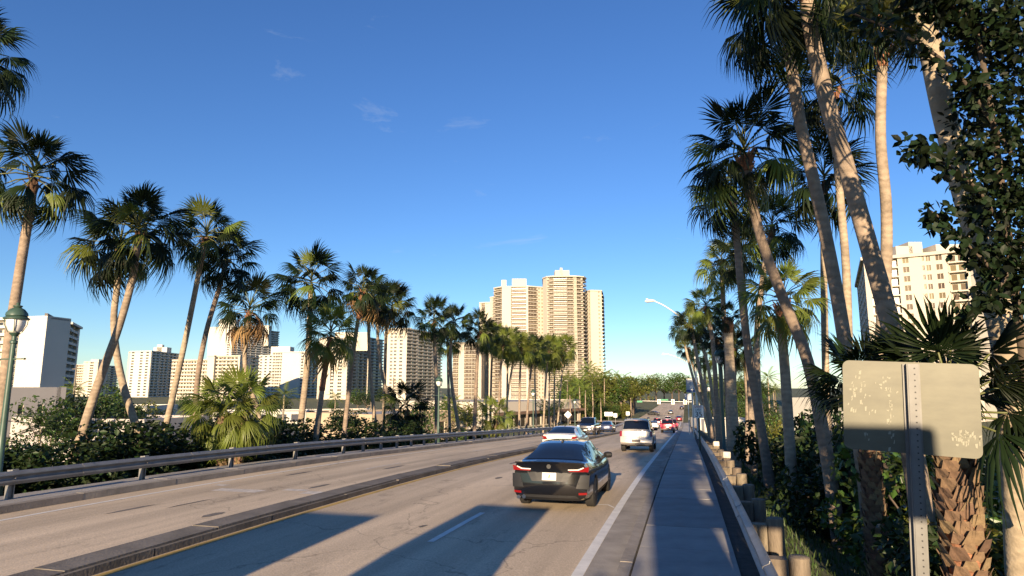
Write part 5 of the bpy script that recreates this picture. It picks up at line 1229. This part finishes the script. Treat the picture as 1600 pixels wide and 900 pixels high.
# green lantern posts
LAMP = None
def lamp(label, px, py, D=None, X=None, s=1.0):
    global LAMP
    if D is None: D = depthX(px, py, X)
    c = at(px, py, D); y = c.y; gz_ = zg(c.x, c.y)
    if LAMP is None:
        root = thing("street_lamp", label, "street lamp", (c.x, c.y, gz_), 0, "green lantern posts"); LAMP = root; H = 4.75
        g = MB(); g.lathe([(.20, -.3), (.20, .12), (.15, .16), (.13, .55), (.16, .6), (.085, .7), (.075, 2.0), (.06, H - .55), (.085, H - .53), (.085, H - .48), (.05, H - .45), (.05, H - .35), (.10, H - .30), (.13, H - .26)], 14); g.build("post", 'green_paint', root, 40)
        g = MB(); g.lathe([(.08, H - .27), (.15, H - .2), (.205, H - .05), (.215, H + .08), (.20, H + .12)], 18); g.build("globe", 'opal', root, 60)
        g = MB(); g.lathe([(.285, H + .10), (.29, H + .13), (.22, H + .18), (.245, H + .20), (.235, H + .27), (.16, H + .37), (.075, H + .42), (.10, H + .44), (.105, H + .47), (.03, H + .49), (.045, H + .53), (.01, H + .56)], 18); g.build("cap", 'green_paint', root, 40)
        g = MB()
        for k in range(4): a = R(45 + 90 * k); g.tube([(.14 * math.cos(a), .14 * math.sin(a), H - .25), (.235 * math.cos(a), .235 * math.sin(a), H - .05), (.25 * math.cos(a), .25 * math.sin(a), H + .12)], .010, 5)
        g.build("cage_rib", 'green_paint', root, 60)
        g = MB(); g.tube([(-.42, 0, H - .95), (.42, 0, H - .95)], .018, 6); g.tube([(.42, 0, H - .95), (.44, 0, H - .95)], .03, 6); g.tube([(-.44, 0, H - .95), (-.42, 0, H - .95)], .03, 6); g.build("banner_bar", 'green_paint', root, 60)
        root.scale = (1, 1, (c.z - gz_) / H)
        return root
    r = dup(LAMP, (c.x, c.y, gz_), 0, 1.0, label); r.scale = (1, 1, (c.z - gz_) / 4.75); return r
lamp("green lantern post at the far left edge, nearest one", 25, 505, X=-16.6)
lamp("green lantern post among the palms on the right verge, nearest on that side", 1125, 560, D=29.5)
lamp("green lantern post beside the palms before the right slab tower", 686, 598, X=-16.6)
lamp("green lantern post further along the right verge beside the banner", 1107, 607, D=57)
lamp("green lantern post beside the dense palm row left of the road", 833, 615, X=-16.6)
lamp("green lantern post near the diamond sign on the left", 898, 628, X=-16.6)

# cobra-head street lights
def cobra(label, px, py, D, pxp, arm):
    c = at(px, py, D); p = at(pxp, py, D); root = thing("street_light", label, "street light", (p.x, p.y, zr(p.y)), 0, "tall cobra-head street lights"); H = c.z - root.location.z; dx = c.x - p.x
    g = MB(); g.tube([(0, 0, -.3), (0, 0, H - arm)], [.13, .08], 10); g.build("pole", 'pole_w', root, 60)
    g = MB(); g.tube(spline([(0, 0, H - arm - .3), (dx * .25, 0, H - arm * .62), (dx * .6, 0, H - arm * .2), (dx * .85, 0, H)], 5), .06, 8); g.build("arm", 'pole_w', root, 60)
    g = MB(); g.tube([(dx * .82, 0, H), (dx * .9, 0, H + .02), (dx, 0, H + .0), (dx * 1.05, 0, H - .02)], [.07, .15, .17, .06], 10); g.bx(dx - .08, dx + .08, -.05, .05, H + .13, H + .24); g.build("lamp_head", 'pole_w', root, 60)
cobra("tall cobra-head street light arching over the right lane above the palms", 1010, 468, 60, 1082, 2.8)
cobra("distant cobra-head street light further down the road", 1036, 553, 112, 1090, 2.6)

# traffic signal mast arm at the junction
c = at(1083, 628, 196); root = thing("traffic_signal", "traffic signal mast arm with three heads across the junction", "traffic light", (c.x, c.y, GZ)); H = c.z - GZ
g = MB(); g.tube([(0, 0, -.3), (0, 0, H + .6)], [.2, .15], 10); g.build("pole", 'pole_w', root, 60)
g = MB(); g.tube([(0, 0, H), (-16.2, 0, H + .25)], [.14, .08], 8); g.build("mast_arm", 'pole_w', root, 60)
for xx in (-2.4, -6.0, -10.2):
    g = MB(); g.bx(xx - .48, xx + .48, -.22, -.18, H - .75, H + .75, 0); g.bx(xx - .2, xx + .2, -.42, -.22, H - .55, H + .55, 1)
    hd = g.build("signal_head", ['sign_white', 'amber'], root)
    for k, mt in enumerate(('lamp_red', 'amber', 'sign_green')): g = MB(); g.tube([(xx, -.46, H + .36 - .36 * k), (xx, -.42, H + .36 - .36 * k)], .13, 10); g.build("signal_lens", mt, hd)
g = MB(); g.bx(-10.2, -7.4, -.12, -.06, H + .35, H + .8); g.build("street_name_panel", 'sign_green', root); g = MB(); g.bx(-16.9, -15.3, -.12, -.06, H - .25, H + .3); g.build("street_name_panel", 'sign_green', root)

# utility poles and boat masts on the left flat
for i, (px, top, D) in enumerate([(120, 570, 130), (615, 590, 170), (580, 628, 150), (655, 610, 140), (600, 620, 160)]):
    p = at(px, top, D); root = thing("utility_pole", "plain wooden utility pole on the left flat land, %s from the left" % ORD[[0, 3, 1, 4, 2][i]], "pole", (p.x, p.y, GZ), 0, "utility poles"); h = p.z - GZ
    g = MB(); g.tube([(0, 0, -.3), (0, 0, h)], [.2, .13], 8); g.build("shaft", 'timber', root, 60); g = MB(); g.bx(-1, 1, -.06, .06, h - .9, h - .75); g.build("cross_arm", 'timber', root)
# parked cars before the plaza
for i, (px, D, pm) in enumerate([(800, 110, 'p_blue'), (845, 118, 'p_grey'), (880, 125, 'p_blue'), (915, 135, 'p_white'), (1150, 100, 'p_white'), (1175, 96, 'p_white')]):
    p = at(px, 605, D); o = sedan("%s parked car in the lot, %s from the left" % (('blue', 'grey', 'blue', 'white', 'white', 'white')[i], ORD[i]), pm, 'b', 0, 0); o.location = (p.x, p.y, zg(p.x, p.y) + .05); o.rotation_euler = (0, 0, R(70 + 12 * i)); o["group"] = "parked cars"
